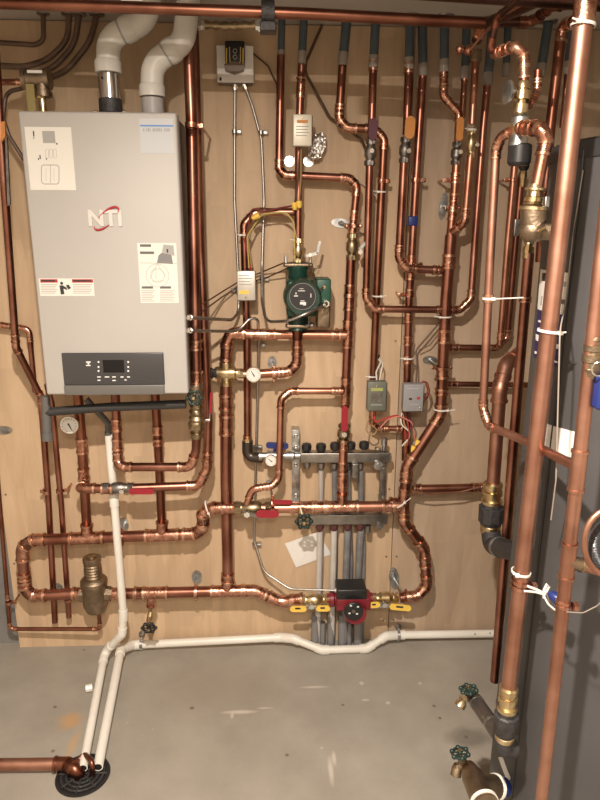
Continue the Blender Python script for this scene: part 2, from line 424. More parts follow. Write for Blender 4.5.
# ------------------------------------------------------------ boiler
DB = .40
tl = P(22, 110, DB); tr = P(178.5, 116, DB); bl = P(42.5, 396, DB); br_ = P(187, 393, DB)
bx0 = (tl.x*.5+bl.x*.5); bx1 = (tr.x+br_.x)/2; bz1 = (tl.z+tr.z)/2+.004; bz0 = (bl.z+br_.z)/2
BW = bx1-bx0; BH = bz1-bz0
print('BOILER', BW, BH, 'ROOM', ZC, 'corners', [tuple(round(v, 3) for v in q) for q in (tl, tr, bl, br_)])
boiler = thing('boiler', 'light grey wall hung boiler with dark control console, under two white vent pipes', 'boiler', ((bx0+bx1)/2, -.2, bz0))
B().box(((bx0+bx1)/2, -(DB-.02)/2-.005, (bz0+bz1)/2), (BW-.012, DB-.035, BH-.01), bev=.004).put('cabinet', SIDEM, boiler)
cov = B().box(((bx0+bx1)/2, -DB+.028, (bz0+bz1)/2), (BW, .056, BH), bev=.007).put('front_cover', BOIL, boiler)
def bp(px, py): return P(px, py, DB)
def lab(name, x0, y0, x1, y1, m, parent, th=.0012, base=DB):
    b = B(); fbox(b, x0, y0, x1, y1, base+th, base-.0002); return b.put(name, m, parent)
con = B(); fbox(con, 62.5, 353, 164, 385, DB+.006, DB-.01, .003); con = con.put('console', BOILD, boiler)
lip = B(); fbox(lip, 64, 385.2, 164.5, 395, DB+.006, DB-.01, .002); lip.put('console_lip', BOILM, boiler)
lab('screen', 103, 360, 124, 372.5, SCREEN, con, .0075)
kk = B()
for (x, y) in ((98.5, 362), (98.5, 367), (98.5, 371), (128.2, 362), (128.2, 367), (128.2, 371)): fbox(kk, x-.8, y-.8, x+.8, y+.8, DB+.0072, DB+.004)
for (x, y, ww) in ((99, 377, 3.6), (107, 377, 4.5), (114, 377, 3.6), (99, 380.3, 3), (114, 380.5, 3.4), (122, 377, 3), (128.5, 377, 3), (125.5, 380, 2)): fbox(kk, x-ww/2, y-.5, x+ww/2, y+.5, DB+.0072, DB+.004)
kk.put('key_symbols', WHITE, con)
ic = B(); fbox(ic, 86, 361.5, 90.5, 362.7, DB+.0072, DB+.004); fbox(ic, 87.5, 363, 89.2, 364.5, DB+.0072, DB+.004); fbox(ic, 86, 365, 90.5, 366, DB+.0072, DB+.004); ic.put('dial_symbol', WHITE, con)
# label with exclamation mark, upper left
l1 = lab('instruction_sticker', 27.5, 127, 73.5, 190, LABEL, boiler)
q = B(); fbox(q, 33, 131, 34.2, 136.5, DB+.0018, DB); fbox(q, 33.1, 137.6, 34.1, 138.6, DB+.0018, DB); fbox(q, 56, 143, 57.5, 144.5, DB+.0018, DB)
fbox(q, 39.5, 155, 40.6, 159, DB+.0018, DB); fbox(q, 38, 158, 39, 160, DB+.0018, DB); fbox(q, 46, 158, 46.8, 160, DB+.0018, DB); q.put('black_print', INK, l1)
def frame_path(b, x0, y0, x1, y1, rr, w, base=DB+.0015):
    pts = [P(x, y, base) for x, y in ((x0, (y0+y1)/2), (x0, y1), (x1, y1), (x1, y0), (x0, y0), (x0, (y0+y1)/2+.01))]
    pa, _ = smooth_path(pts, rr, 6); b.tube(pa, w, 6)
q = B(); frame_path(q, 41.5, 165, 59, 184, .008, .0011); q.tube([P(50.5, 165, DB+.0015), P(50.7, 183, DB+.0015)], .0007, 6)
for x in (46, 54): q.tube([P(x, 168, DB+.0013), P(x, 181, DB+.0013)], .0004, 6)
for x in (47, 51, 55): frame_path(q, x-1.4, 149, x+1.4, 158, .003, .0004)
q.put('line_drawing', INKG, l1); lab('grey_print_block', 42.5, 131, 55, 143, INKG, l1, .0018)
# rating plate upper right (its square code is left out)
l2 = lab('rating_label', 140, 118.5, 173.5, 153.5, LBLGREY, boiler, .001)
lab('blue_stripe', 140, 125, 173, 126.5, BLUEINK, l2, .0018)
q = B()
for k in range(17):
    if k not in (1, 5, 12): fbox(q, 143+k*1.62, 128.3, 143+k*1.62+(.9 if k % 3 else 1.2), 131.4, DB+.0018, DB)
q.put('barcode_print', INKG, l2)
# long warning label
l3 = lab('warning_label', 39.5, 278.5, 94, 296, LABEL, boiler)
q = B(); fbox(q, 40.3, 279.2, 57.5, 282.6, DB+.0018, DB); fbox(q, 72, 279.2, 93, 282.6, DB+.0018, DB); q.put('red_bars', REDINK, l3)
q = B(); fbox(q, 41, 280, 55, 281.6, DB+.0022, DB); fbox(q, 73, 280, 91, 281.6, DB+.0022, DB); q.put('bar_print', INK, l3)
q = B(); q.ball(bp(61.8, 283.2)+Vector((0, -.0012, 0)), .0045, (1, .25, 1)); q.poly([P(x, y, DB+.001) for x, y in ((59.5, 285.5), (62.5, 285.2), (66.5, 287.5), (67.5, 290), (63.5, 288.6), (64.5, 294), (61, 294.5))], (0, -.0012, 0))
q.poly([P(x, y, DB+.001) for x, y in ((66, 285.5), (68.5, 284.5), (71, 288), (68.5, 289.5))], (0, -.0012, 0)); q.put('reading_figure', INK, l3)
for (a_, b_) in ((41, 57), (73, 92)):
    q = B()
    for k in range(6): fbox(q, a_, 284.3+k*1.7, b_-(k % 3), 284.9+k*1.7, DB+.0016, DB)
    q.put('fine_print', INKG, l3)
# tall instruction label
l4 = lab('setup_label', 139, 243, 177.5, 303, LABEL, boiler)
q = B()
for (x0, y0, x1, y1) in ((140, 244.3, 151, 246.8), (140, 251.5, 154, 254), (141.8, 286.3, 153, 288.6), (160, 286.3, 171, 288.6)): fbox(q, x0, y0, x1, y1, DB+.0018, DB)
q.put('headline_bars', mat('charcoal_ink', (.12, .12, .12), .5), l4)
q = B(); q.poly([P(x, y, DB+.001) for x, y in ((157, 263), (158.5, 255.5), (162, 252.5), (171.5, 255), (173, 264)) for _ in (0,)], (0, -.001, 0)); q.put('unit_picture', mat('mid_grey_ink', (.2, .2, .2), .5), l4)
q = B(); q.poly([P(x, y, DB+.001) for x, y in ((162, 252), (163.5, 244.5), (173.5, 245.5), (174.5, 256))], (0, -.0008, 0)); q.put('unit_picture_back', INKG, l4)
lab('pictured_mark', 166.6, 249, 168.2, 252.6, INK, l4, .0022)
q = B(); c0 = P(157.5, 275.5, DB+.0015); q.torus(c0, (0, 1, 0), .034, .0006); q.torus(c0, (0, 1, 0), .02, .0006)
for a in ((157, 263.5, 150, 279), (157, 263.5, 166, 277), (152, 281, 164, 281), (140, 262.8, 177, 263.6), (156, 268, 156, 279)): q.tube([P(a[0], a[1], DB+.0015), P(a[2], a[3], DB+.0015)], .0006, 6)
for k in range(7):
    fbox(q, 141.5, 290.5+k*1.7, 155-(k % 3)*1.5, 291.1+k*1.7, DB+.0016, DB); fbox(q, 160, 290.5+k*1.7, 175-(k % 2)*2, 291.1+k*1.7, DB+.0016, DB)
q.put('diagram_and_print', INKG, l4)
# emblem
pn = bp(105.5, 219)
emb = text('NTI', pn+Vector((0, -.003, 0)), .062, mat('embossed_silver', (.7, .69, .66), .35, .3), boiler, 'emblem', .002, 0, .0022)
def arcpts(cx, cy, a, b, t0, t1, rotd, n=22):
    out = []
    for k in range(n+1):
        t = math.radians(t0+(t1-t0)*k/n); x = a*math.cos(t); y = b*math.sin(t); r = math.radians(rotd)
        out.append(P(cx+x*math.cos(r)-y*math.sin(r), cy+x*math.sin(r)+y*math.cos(r), DB+.004))
    return out
sw = B(); pp = arcpts(106.5, 218.5, 15.5, 6.5, -112, 42, -42)
sw.tube(pp, 0, 8, radii=[.0005+.0030*math.sin(math.pi*(k+.3)/(len(pp)))for k in range(len(pp))])
pp = arcpts(106.5, 218.5, 15.5, 6.5, 92, 205, -42)
sw.tube(pp, 0, 8, radii=[.0005+.0026*math.sin(math.pi*(k+.3)/(len(pp))) for k in range(len(pp))])
sw.put('red_swoosh', REDINK, emb)
# ------------------------------------------------------------ vents
def vent(label, pts, w, sock, d, base):
    p3 = pts3(pts, d); dia = S(w, p3[0]); r = dia/2
    p3[-1].z = ZC-.002
    path, arcs = smooth_path(p3, dia*.95, 10); cs = cum(path)
    root = thing('vent_pipe', label, 'vent pipe', (p3[0].x, p3[0].y, bz1))
    B().tube(path, r, 28, caps=False).put('elbow_run', VENT, root)
    q = B(); q.lathe(p3[0]-Vector((0, 0, .002)), (0, 0, 1), [(-.014, r*1.08), (-.014, r*1.13), (.015, r*1.13), (.02, r*1.03)], 28); q.put('socket', VENT, root)
    s = near_s(path, cs, *sock); a = at_s(path, cs, s-.004); b = at_s(path, cs, s+.004); ax = (b-a).normalized()
    B().lathe(a-ax*.004, ax, [(0, r*1.0), (0, r*1.015), (.006, r*1.02)], 28).put('joint_groove', INKG, root)
    B().lathe(a+ax*.006, ax, [(0, r*1.0), (0, r*1.09), (.02, r*1.1), (.03, r*1.04)], 28).put('joint_collar', VENT, root)
    base(root, p3[0], r)
    return root
def base1(root, p, r):
    top = p.z-.02
    B().lathe((p.x, p.y, bz1+.045), (0, 0, 1), [(0, r*.93), (top-bz1-.045, r*.93)], 28).put('chrome_adapter', CHROME, root)
    B().lathe((p.x, p.y, bz1), (0, 0, 1), [(0, r*1.15), (.008, r*1.15), (.012, r*1.02), (.048, r*.99), (.05, r*.9)], 28).put('rubber_boot', BIRON, root)
    q = B()
    for a in (-1, 1): q.lathe((p.x+a*r*1.1, p.y-r*.4, bz1+.012), (a, 0, 0), [(0, .005), (.01, .005)], 6)
    q.put('clamp_screw', CHROME, root)
    B().ball((p.x-r*.35, p.y-r*.88, bz1+.1), .004).put('test_port', BLACK, root)
def base2(root, p, r):
    top = p.z-.02
    B().lathe((p.x, p.y, bz1), (0, 0, 1), [(0, r*.98), (top-bz1, r*.96)], 28).put('intake_stub', mat('grey_plastic', (.42, .41, .41), .45), root)
    B().lathe((p.x+.004, p.y-r*.5, bz1), (0, 0, 1), [(0, r*.5), (.006, r*.5)], 20).put('gasket', BLACK, root)
vent('white vent pipe on the boiler\'s left outlet with a chrome adapter at its foot', [(108, 67), (108.5, 38), (146, 21), (150, -12)], 23, (122, 29), .3, base1)
vent('white vent pipe on the boiler\'s right inlet, plain grey stub at its foot', [(152, 91), (152.5, 64), (184, 42), (189, -8)], 22.5, (166, 52), .3, base2)
# ============================================================ copper pipework
# ---- left of and below the boiler
run('copper pipe bending in behind the boiler\'s left edge, then dropping to the lower wall', [(-7, 5, .3), (1, 140, .28), (16, 347, .2), (41, 397, .1), (48, 492, .07), (55, 622, .06)], 8.4, .1, COP, bend=.9, coup=[(15, 338, 1.2)])
run('thin copper branch entering from the left frame edge beside the boiler\'s lower corner', [(-70, 314), (29, 329), (35, 392)], 5.5, .06, COP, bend=1.1, coup=[(6, 324, 1.6), (32, 338, 1.2)])
run('thin copper pipe with capped foot, second from left under the boiler', [(47, 384, .1), (52, 405, .09), (61, 500, .07), (69, 617, .06)], 6, .07, COP, bend=.9, elbows=False)
run('thin relief line looping from the left edge up into the bronze separator\'s base', [(-42, 22), (-6, 430), (10, 629), (100, 629, .09), (98, 600, .1)], 5, .06, COPD, bend=1.1, coup=[(10, 596, 1.5)])
run('copper pipe running in from the left to the iron gas tee', [(-80, 82), (24, 82)], 6, .24, COP, ends=(0, 1))
tubing('dark thin tube curling down behind the boiler\'s upper left edge', [(24, 88), (6, 92), (3, 118), (9, 136), (24, 160)], 4.2, .12, BROWNPEX, 'thin_tube', 'tube')
run('copper drop under the gauge from boiler to upper header, elbow with valve branch', [(77, 384), (82, 444), (87, 530)], 10, .1, COPD, elbows=False, coup=[(82, 446, 1.6), (84, 474, 1.2)])
run('short copper valve line elbowing out over the drop and ending at the boiler return', [(83, 487, .11), (80, 488, .2), (113, 489, .2)], 9, .2, COP, bend=1, ends=(0, 1))
run('copper line right of the red handled valve, turning up beside the brass check valve', [(131, 488, .2), (199, 485.5, .18), (207, 468, .17), (208, 420, .17), (200, 250, .17), (194.5, 60, .17), (193, 24, .17)], 9, .2, COP, coup=[(206, 457, 1.2)], bend=1.0)
run('copper line swinging from the boiler\'s middle outlet to the brass check valve', [(115, 384, .17), (118, 462, .2), (122, 467, .21), (191, 467, .22), (196, 450, .23), (196.5, 432, .26)], 9, .2, COP, coup=[(117, 425, 1.4), (117, 445, 1.3)], bend=1.0, fm=FIT)
run('copper drop from the boiler\'s right outlet straight down to the upper header', [(154.5, 382), (158, 441), (162, 528)], 9, .1, COPD, elbows=False, coup=[(157, 430, 1), (157, 442, .8)])
run('upper header with two tees, curling round the left end towards the bronze separator', [(86, 593, .12), (32, 596, .12), (25, 588, .12), (22, 547, .12), (33, 540, .12), (195, 534, .12), (204, 527, .12), (202, 512, .12), (214, 508, .13), (250, 508, .14)], 11, .12, COP, bend=1.05,
    tees=[(87, 537, 0, -10, 10), (162, 535, 0, -10, 10)], ends=(1, 0), coup=[(230, 508, 1.4), (24, 578, 1)])
run('lower header from the bronze separator to the maroon pump, with drain tee', [(108, 594, .12), (255, 590.5, .12), (281, 602, .13), (303, 599, .14)], 11, .12, COP, bend=1.6,
    tees=[(151, 593, 0, 10, 8), (227, 591, 0, -10, 10)], ends=(1, 1), coup=[(140, 593, 1)])
run('tall copper riser from the lower header up to the brass tempering valve', [(228, 582, .12), (226, 470, .12), (226, 384, .12)], 11, .12, COP, elbows=False, coup=[(226, 425, 1.8), (226, 402, 1.4), (227, 578, 1)])
run('copper pipe from the tempering valve up and over to the cross run', [(226, 362, .12), (227, 343, .12), (231, 333, .12), (246, 333, .12)], 11, .12, COP, coup=[(226, 353, 1.4)], bend=.9)
run('horizontal copper cross run below the green pump', [(239, 334, .12), (346, 335, .12)], 9.5, .12, COPB, ends=(0, 0), coup=[(257, 335, 1.4), (270, 335, 1.2), (336, 335, 1)])
run('fat dark copper riser right beside the boiler\'s right side with gate valve below', [(188, 30, .25), (191.5, 120, .25), (195.5, 340, .26), (196.5, 388, .27)], 12, .25, COP, elbows=False, coup=[(196, 345, 1), (197, 377, 1.3)])
# ---- middle: thermostatic and pump legs
run('copper pipe from the second sleeve bending across to the ball valve riser', [(281, 55, .09), (280, 110, .09), (279, 169, .09), (284, 175, .09), (349, 178, .09), (357, 186, .09), (352, 236, .09)], 8.3, .09, COP, coup=[(354, 215, 1.2), (353, 228, 1.2)], bend=1.0)
run('copper riser of the cross run tee, between the brass and red tagged ball valves', [(351, 258, .09), (348, 330, .1), (345, 408, .1)], 9.5, .09, COP, elbows=False, tees=[(348, 334, -10, 0, 9.5), (345, 391, -10, 0, 7)], coup=[(350, 303, 1.6), (349, 290, 1.2)])
run('short copper drop from the red tagged ball valve to the long valve header', [(343.5, 440, .1), (342, 500, .14)], 9, .1, COPB, elbows=False, coup=[(342, 468, 1.4), (342, 482, 1.2)], ends=(1, 0))
run('thin copper bypass from the riser over and down to the header valve', [(343, 391, .12), (290, 391, .12), (281, 399, .13), (279, 478, .15), (272, 486, .16), (252, 489, .16), (247, 504, .16)], 7, .12, COPB, coup=[(290, 391, .7), (336, 391, 1.2)], bend=1.2)
run('copper pipe behind the upper steel aquastat box, sleeve to pump top', [(302, 57, .1), (299, 130, .1), (298, 240, .1)], 8, .1, COP, elbows=False, coup=[(300, 88, 2.4)])
run('dark copper loop arching left of the green pump into the lower aquastat', [(296, 212, .07), (256, 212, .07), (244, 224, .07), (245, 270, .07), (247, 330, .06), (247.5, 440, .06)], 8, .07, COP, bend=1.1, coup=[(247.5, 440, 1.4)])
run('copper pipe elbowing left from the green pump\'s foot to the dial thermometer', [(297.5, 328, .13), (297, 364, .13), (289, 372, .13), (256, 374, .13)], 9.5, .13, COPB, bend=1, coup=[(297, 350, 1), (278, 374, 1.2)])
# ---- long valve header and its risers
run('long valve header crossing below the steel manifold bar', [(260, 508, .15), (330, 507, .15), (402, 506, .15)], 11, .15, COPB, elbows=False, tees=[(342, 507, 0, -10, 9)], coup=[(302, 508, 2.2), (320, 508, 1), (388, 506, 1.2)])
run('main copper riser stepping diagonally left and dropping to the maroon pump', [(451, 235, .12), (446, 300, .12), (440.5, 415, .12), (407.5, 466, .13), (404, 500, .14), (404, 522, .14), (424, 548, .13), (427, 586, .13), (418, 596, .14), (400, 598, .14)], 12, .12, COP, bend=1.0,
    tees=[(405, 503, -10, 0, 11)], coup=[(444.5, 337, 1.2), (443, 372, 1), (441.5, 392, .6), (447, 262, 1.2), (404, 476, 1), (427, 562, 1)])
run('dark copper stub running right from the main riser behind the black union', [(413, 489, .08), (482, 487.5, .08)], 8.5, .08, COPD, coup=[(417, 489, 1)], ends=(0, 1))
# ---- zone pair 1
run('copper drop from the wide jog, first zone pair, ending at the olive zone valve', [(343, 58, .09), (339, 119, .09), (347, 128, .09), (374, 129, .09), (384, 139, .09), (382, 180, .09), (377, 285, .09), (373, 384, .08)], 8.6, .09, COPD, coup=[(340, 110, 1.2)], bend=1.0)
run('copper pipe of the purple tagged valve running down to the crossing run', [(373.5, 60, .12), (371, 142, .12)], 8, .12, COP, elbows=False, ends=(1, 0))
run('copper pipe under the purple tagged valve with crossing run to the right', [(369.5, 165, .12), (366, 298, .12), (375, 309, .12), (460, 310, .12), (471, 299, .12), (476, 225, .11), (483, 130, .1), (488, 78, .1)], 7.6, .12, COP, coup=[(367, 292, .8), (440, 310, 1.1), (455, 311, .9), (471, 293, .8)], bend=1.1)
# ---- zone pair 2
run('copper pipe of the orange tagged valve bending to the short crossover', [(409, 62, .12), (406.5, 135, .12)], 8.4, .12, COP, elbows=False, ends=(1, 0))
run('copper pipe under the orange tagged valve curling to the short crossover', [(404, 160, .12), (399, 258, .12), (407, 268.5, .12), (443, 270.5, .12)], 8.4, .12, COP, coup=[(436, 270, .8), (400, 248, .8)], bend=1.0)
run('copper riser with blue tape band leading to the grey zone valve', [(423, 70, .09), (416, 180, .09), (411, 268, .09), (409, 300, .09), (407, 384, .09)], 8.6, .09, COP, elbows=False, tees=[(411, 268, 10, 0, 8.4)], coup=[(409, 293, 1), (408, 318, 1.2), (408, 340, 1.2), (408, 360, 1)])
run('copper drop under the grey zone valve to the header riser', [(406.5, 408, .08), (406, 460, .08)], 9, .08, COPD, elbows=False)
run('short copper crossover from the olive zone valve\'s foot to the wired drop', [(373, 408, .08), (372, 424, .08), (378, 428.5, .08), (402, 428.5, .08)], 6, .08, COPB, bend=1.1, coup=[(384, 428.5, 1.2), (399, 428.5, 1)])
# ---- zone pair 3 and 4
run('kinked copper pipe with orange tag, left of the two side by side valves', [(444, 66, .12), (443.5, 96, .12), (459, 113, .12), (457.5, 144, .12)], 7.6, .12, COPB, coup=[(444, 80, 1.4)], bend=.9, ends=(1, 0))
run('copper pipe under the left of the side by side valves joining the main riser', [(456.5, 163, .12), (454, 200, .12), (450, 238, .12)], 8.6, .12, COPB, elbows=False, coup=[(455, 178, 1.2), (453, 198, 1), (452, 215, 1.2)])
run('short dark copper pipe showing between the kinked pipe and the thick one', [(465, 72, .08), (462, 118, .08)], 6.5, .08, COP, elbows=False, ends=(1, 0))
run('long copper pipe with tie band, right of the side by side valves', [(476, 54, .17), (472, 124, .17)], 7.5, .17, COPB, elbows=False)
run('copper pipe under the right valve hooking left into the main riser', [(470.5, 155, .17), (465, 222, .17), (452, 232, .13)], 8, .17, COPB, bend=.9, coup=[(466, 212, .9)])
run('horizontal copper run behind the right hand risers, upper of two', [(447, 347.5, .07), (497, 348, .07), (507, 337, .07), (521, 180, .07), (523, 172, .07)], 6.6, .07, COPD, coup=[(455, 347.5, 1.1)], bend=1.1)
run('horizontal copper run behind the right hand risers, lower of two', [(447, 384, .07), (529, 385, .07)], 5.6, .07, COPD, coup=[(454, 384, 1.2)])
run('slim copper riser between the pinkish riser and the far dark one', [(500, 345, .1), (508, 240, .1), (514.5, 166, .1)], 6.6, .1, COPB, elbows=False, coup=[(500, 336, 1)])
# ---- right hand: closer pipes
run('pinkish copper riser hooking into the mixing valve, foot turning right to the tank pipe', [(512, 131, 1.0), (501, 137, .98), (496, 150, .97), (490, 260, .97), (483, 408, .97), (489, 426, 1.0), (530, 443, 1.13), (579, 468, 1.34)], 9.2, .97, COPM, bend=.9, coup=[(496, 152, .8), (490, 298, .9), (483, 402, .7)])
run('slanting copper pipe hanging from the small brass union with open lower end', [(529, 253, .55), (517, 400, .55), (494.5, 681, .55)], 10.5, .55, COP, elbows=False, coup=[(526, 300, .5)])
run('thick copper pipe coming forward to the upper black union', [(520, 352, .35), (506, 364, .46), (500, 388, .5), (493, 486, .5)], 13, .5, COPM, COPM, bend=1.0, ref=3, coup=[(500, 386, .5)])
run('long copper riser behind the brass union from the ceiling elbow', [(574, 22, .5), (563, 24, .45), (560, 44, .45), (550, 130, .45), (540, 262, .45)], 10.5, .45, COPD, bend=.8, ref=2)
run('small copper stub hanging from a sleeve beside the nearest tall pipe', [(568, 66, .12), (562, 128, .12)], 5.5, .12, COP, elbows=False, ends=(1, 0))
run('nearest and widest tall copper pipe from the ceiling to the lower black union', [(589, -30, 1.2), (546, 356, 1.2), (508, 694, 1.2)], 17, 1.2, COPM, elbows=False, ref=1, coup=[(586, 8, 1.6)])
run('copper tee pipe standing in front of the dark tank at the right edge', [(613, 150, 1.35), (592, 345, 1.35), (540, 812, 1.35)], 14.5, 1.35, COPM, elbows=False, ref=1, coup=[(577, 470, 3.2), (568, 560, 3)], fm=COPM)
run('copper branch leaving the right edge from the lower tee', [(568, 561, 1.35), (612, 574, 1.35)], 12, 1.35, COPM, elbows=False, fm=BRONZE, coup=[(574, 563, 1.6)])
run('big copper elbow from the mixing valve down to the bronze fitting', [(520, 128, 1.02), (541, 128, 1.1), (546, 140, 1.1), (536, 190, 1.1)], 12.5, 1.1, COPB, bend=1.1, coup=[(525, 128, .8)])
run('fluxed copper elbow dropping onto the brass mixing valve', [(494, 54, .9), (515, 46, 1.0), (524, 54, 1.0), (524, 84, 1.0)], 9, 1.0, COP, bend=1.0, coup=[(502, 52, 1.1), (524, 72, 1.2)])
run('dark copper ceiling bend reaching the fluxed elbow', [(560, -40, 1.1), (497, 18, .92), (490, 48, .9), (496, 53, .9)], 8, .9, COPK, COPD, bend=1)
# ---- floor at left front
DR_ = run('copper pipe along the floor emptying through an elbow into the drain', [PF(-30, 765, .03), PF(66, 764, .03), PF(78, 769, .03)+Vector((.005, -.01, 0)), PF(79, 778, -.03)], 12, 0, COPM, COPD, ends=(0, 0), bend=.8, ref=1)
# ---- under the ceiling
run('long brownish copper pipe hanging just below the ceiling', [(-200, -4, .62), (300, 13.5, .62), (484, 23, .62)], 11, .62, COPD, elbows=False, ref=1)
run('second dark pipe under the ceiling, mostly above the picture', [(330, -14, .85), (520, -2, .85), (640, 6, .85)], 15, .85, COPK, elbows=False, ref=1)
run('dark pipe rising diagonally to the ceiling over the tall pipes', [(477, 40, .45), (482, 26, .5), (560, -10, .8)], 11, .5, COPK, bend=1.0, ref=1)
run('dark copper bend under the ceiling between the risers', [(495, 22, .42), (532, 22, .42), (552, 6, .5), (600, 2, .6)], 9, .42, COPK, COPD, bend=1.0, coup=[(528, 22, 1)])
tubing('thin bright tube slanting over the ceiling pipes', [(470, 50, .55), (485, 32, .6), (505, 14, .7), (545, -8, .85)], 2.6, .6, COPM, 'thin_copper_tube', 'tube')
# brown tubing at upper left
for i, (pts, w, lb) in enumerate([
    ([(43, 13), (43.5, 40), (36, 45), (-80, 37)], 5, 'brown tube bending sharply left out of the first ceiling plate'),
    ([(69, 14), (68, 40), (48, 60), (25, 67), (-80, 62)], 6, 'glossy brown tube sweeping left from the middle ceiling plate'),
    ([(79, 14), (75, 45), (55, 66), (36, 76)], 6, 'brown tube sweeping to the gas tee, hidden partly by the glossy one'),
    ([(97, 15), (90, 42), (66, 72), (38, 82)], 6, 'rightmost brown tube sweeping from its own ceiling plate')]):
    p3 = pts3(pts, .07); p3[0].z = ZC-.002
    root = thing('brown_tube', lb, 'tube', min(p3, key=lambda q: q.z), 'brown tubes at the top left')
    dia = S(w, p3[0]); pa, _ = smooth_path(p3, .05 if i == 0 else .16, 14)
    B().tube(pa, dia/2, 14).put('tube', BROWNPEX, root)
    B().lathe((p3[0].x, p3[0].y, ZC-.006), (0, 0, 1), [(0, dia*.6), (.001, dia*1.2), (.006, dia*1.25)], 20).put('ceiling_plate', DSTEEL, root)
# insulated sleeves where the pipes pass the ceiling
SL = [(282, 27, 281, 57, 7, .09), (304, 27, 302, 58, 8, .1), (347, 28, 343, 59, 9.5, .09), (375.5, 29, 373.5, 62, 9, .12), (409.5, 30, 409, 64, 9, .12), (421.5, 30, 423, 70, 9, .09), (444, 32, 444, 66, 9, .12), (466, 34, 465, 73, 8, .08), (492, 36, 488, 79, 9, .1), (507, 35, 506, 70, 7, .06), (547, 38, 541, 70, 9, .08), (571, 38, 568, 68, 8, .12)]
WH = ['leftmost', 'second from left', 'third from left', 'fourth from left', 'fifth from left', 'sixth from left', 'seventh from left, over the kinked pipe', 'eighth from left', 'ninth from left', 'tenth from left', 'eleventh from left', 'rightmost, beside the nearest tall pipe']
for i, (x0, y0, x1, y1, w, d) in enumerate(SL):
    a = P(x0, y0, d); b = P(x1, y1, d); a.z = ZC-.001; dia = S(w, b)
    root = thing('pipe_sleeve', 'blue grey ceiling sleeve over a copper pipe, '+WH[i], 'pipe sleeve', b, 'blue grey sleeves along the ceiling')
    ax = (a-b).normalized(); L = (a-b).length
    B().lathe(b, ax, [(.0, dia*.5), (L, dia*.5)], 18).put('sleeve', FOAM, root)
    B().lathe(b-ax*.02, ax, [(0, dia*.42), (.004, dia*.53), (.035, dia*.55), (.04, dia*.5)], 18).put('pale_cuff', mat('putty_cuff', (.3, .27, .24), .7), root)
    B().lathe((a.x, a.y, ZC-.005), (0, 0, 1), [(0, dia*.55), (.0005, dia*.95), (.005, dia)], 18).put('ceiling_plate', DSTEEL, root)
# ============================================================ white drain pipes
def pvc(label, pts, w, m=PVC, d=.06, coup=(), ref=0):
    p3 = pts3(pts, d); dia = S(w, p3[ref]); r = dia/2
    path, arcs = smooth_path(p3, dia*.9, 8); cs = cum(path)
    root = thing('drain_pipe', label, 'drain pipe', min(p3, key=lambda q: q.z))
    B().tube(path, r, 18).put('pipe', m, root)
    e_ax = (path[-1]-path[-2]).normalized()
    B().lathe(path[-1]-e_ax*.003, e_ax, [(0, r), (.004, r), (.004, r*.8)], 18, caps=False).put('cut_end', m, root)
    B().lathe(path[-1]-e_ax*.001, e_ax, [(0, r*.78), (.0015, r*.78)], 18).put('bore_shade_disc', BLACK, root)  # black disc standing in for the shaded inside of the pipe
    for a in arcs:
        if a is None: continue
        pp = sub(path, cs, cs[a[0]]-dia*.7, cs[a[1]]+dia*.7)
        B().tube(pp, r*1.2, 18).put('elbow', m, root)
    for c in coup:
        s = near_s(path, cs, *c); B().tube(sub(path, cs, s-dia*.7, s+dia*.7), r*1.2, 18).put('coupling', m, root)
    return root
za = PF(103, 655, .035); zc = PF(84, 770, .03)
pvc('white drain pipe dropping from the grey condensate trap, left of the pair on the floor', [(108.5, 432, .1), (114, 500, .16), (123.5, 615, .17), (122, 634, .17), PF(105, 652, .05), PF(83, 768, .03)], 8, d=.16)
pvc('white drain pipe along the wall foot, sagging under the pumps, right of the pair', [(496, 633.5, .04), (398, 635, .04), (386, 636, .06), PF(367, 648.5, .018), PF(322, 650, .018), (293, 638.5, .06), (281, 637.5, .04), (133, 645, .05), PF(121, 649, .06), PF(98, 767, .03)], 7.6, d=.05, coup=[(130, 645), (287, 637.5)])
# holes at the capped end: two open dark screw holes
q = B()
for (x, y) in ((475, 634), (490, 633)): q.lathe(P(x, y, .055), (0, -1, 0), [(0, .003), (.0012, .003)], 10)
tag(q.put('drill_mark', BLACK), 'two small dark holes drilled in the white pipe near its right end', 'hole')
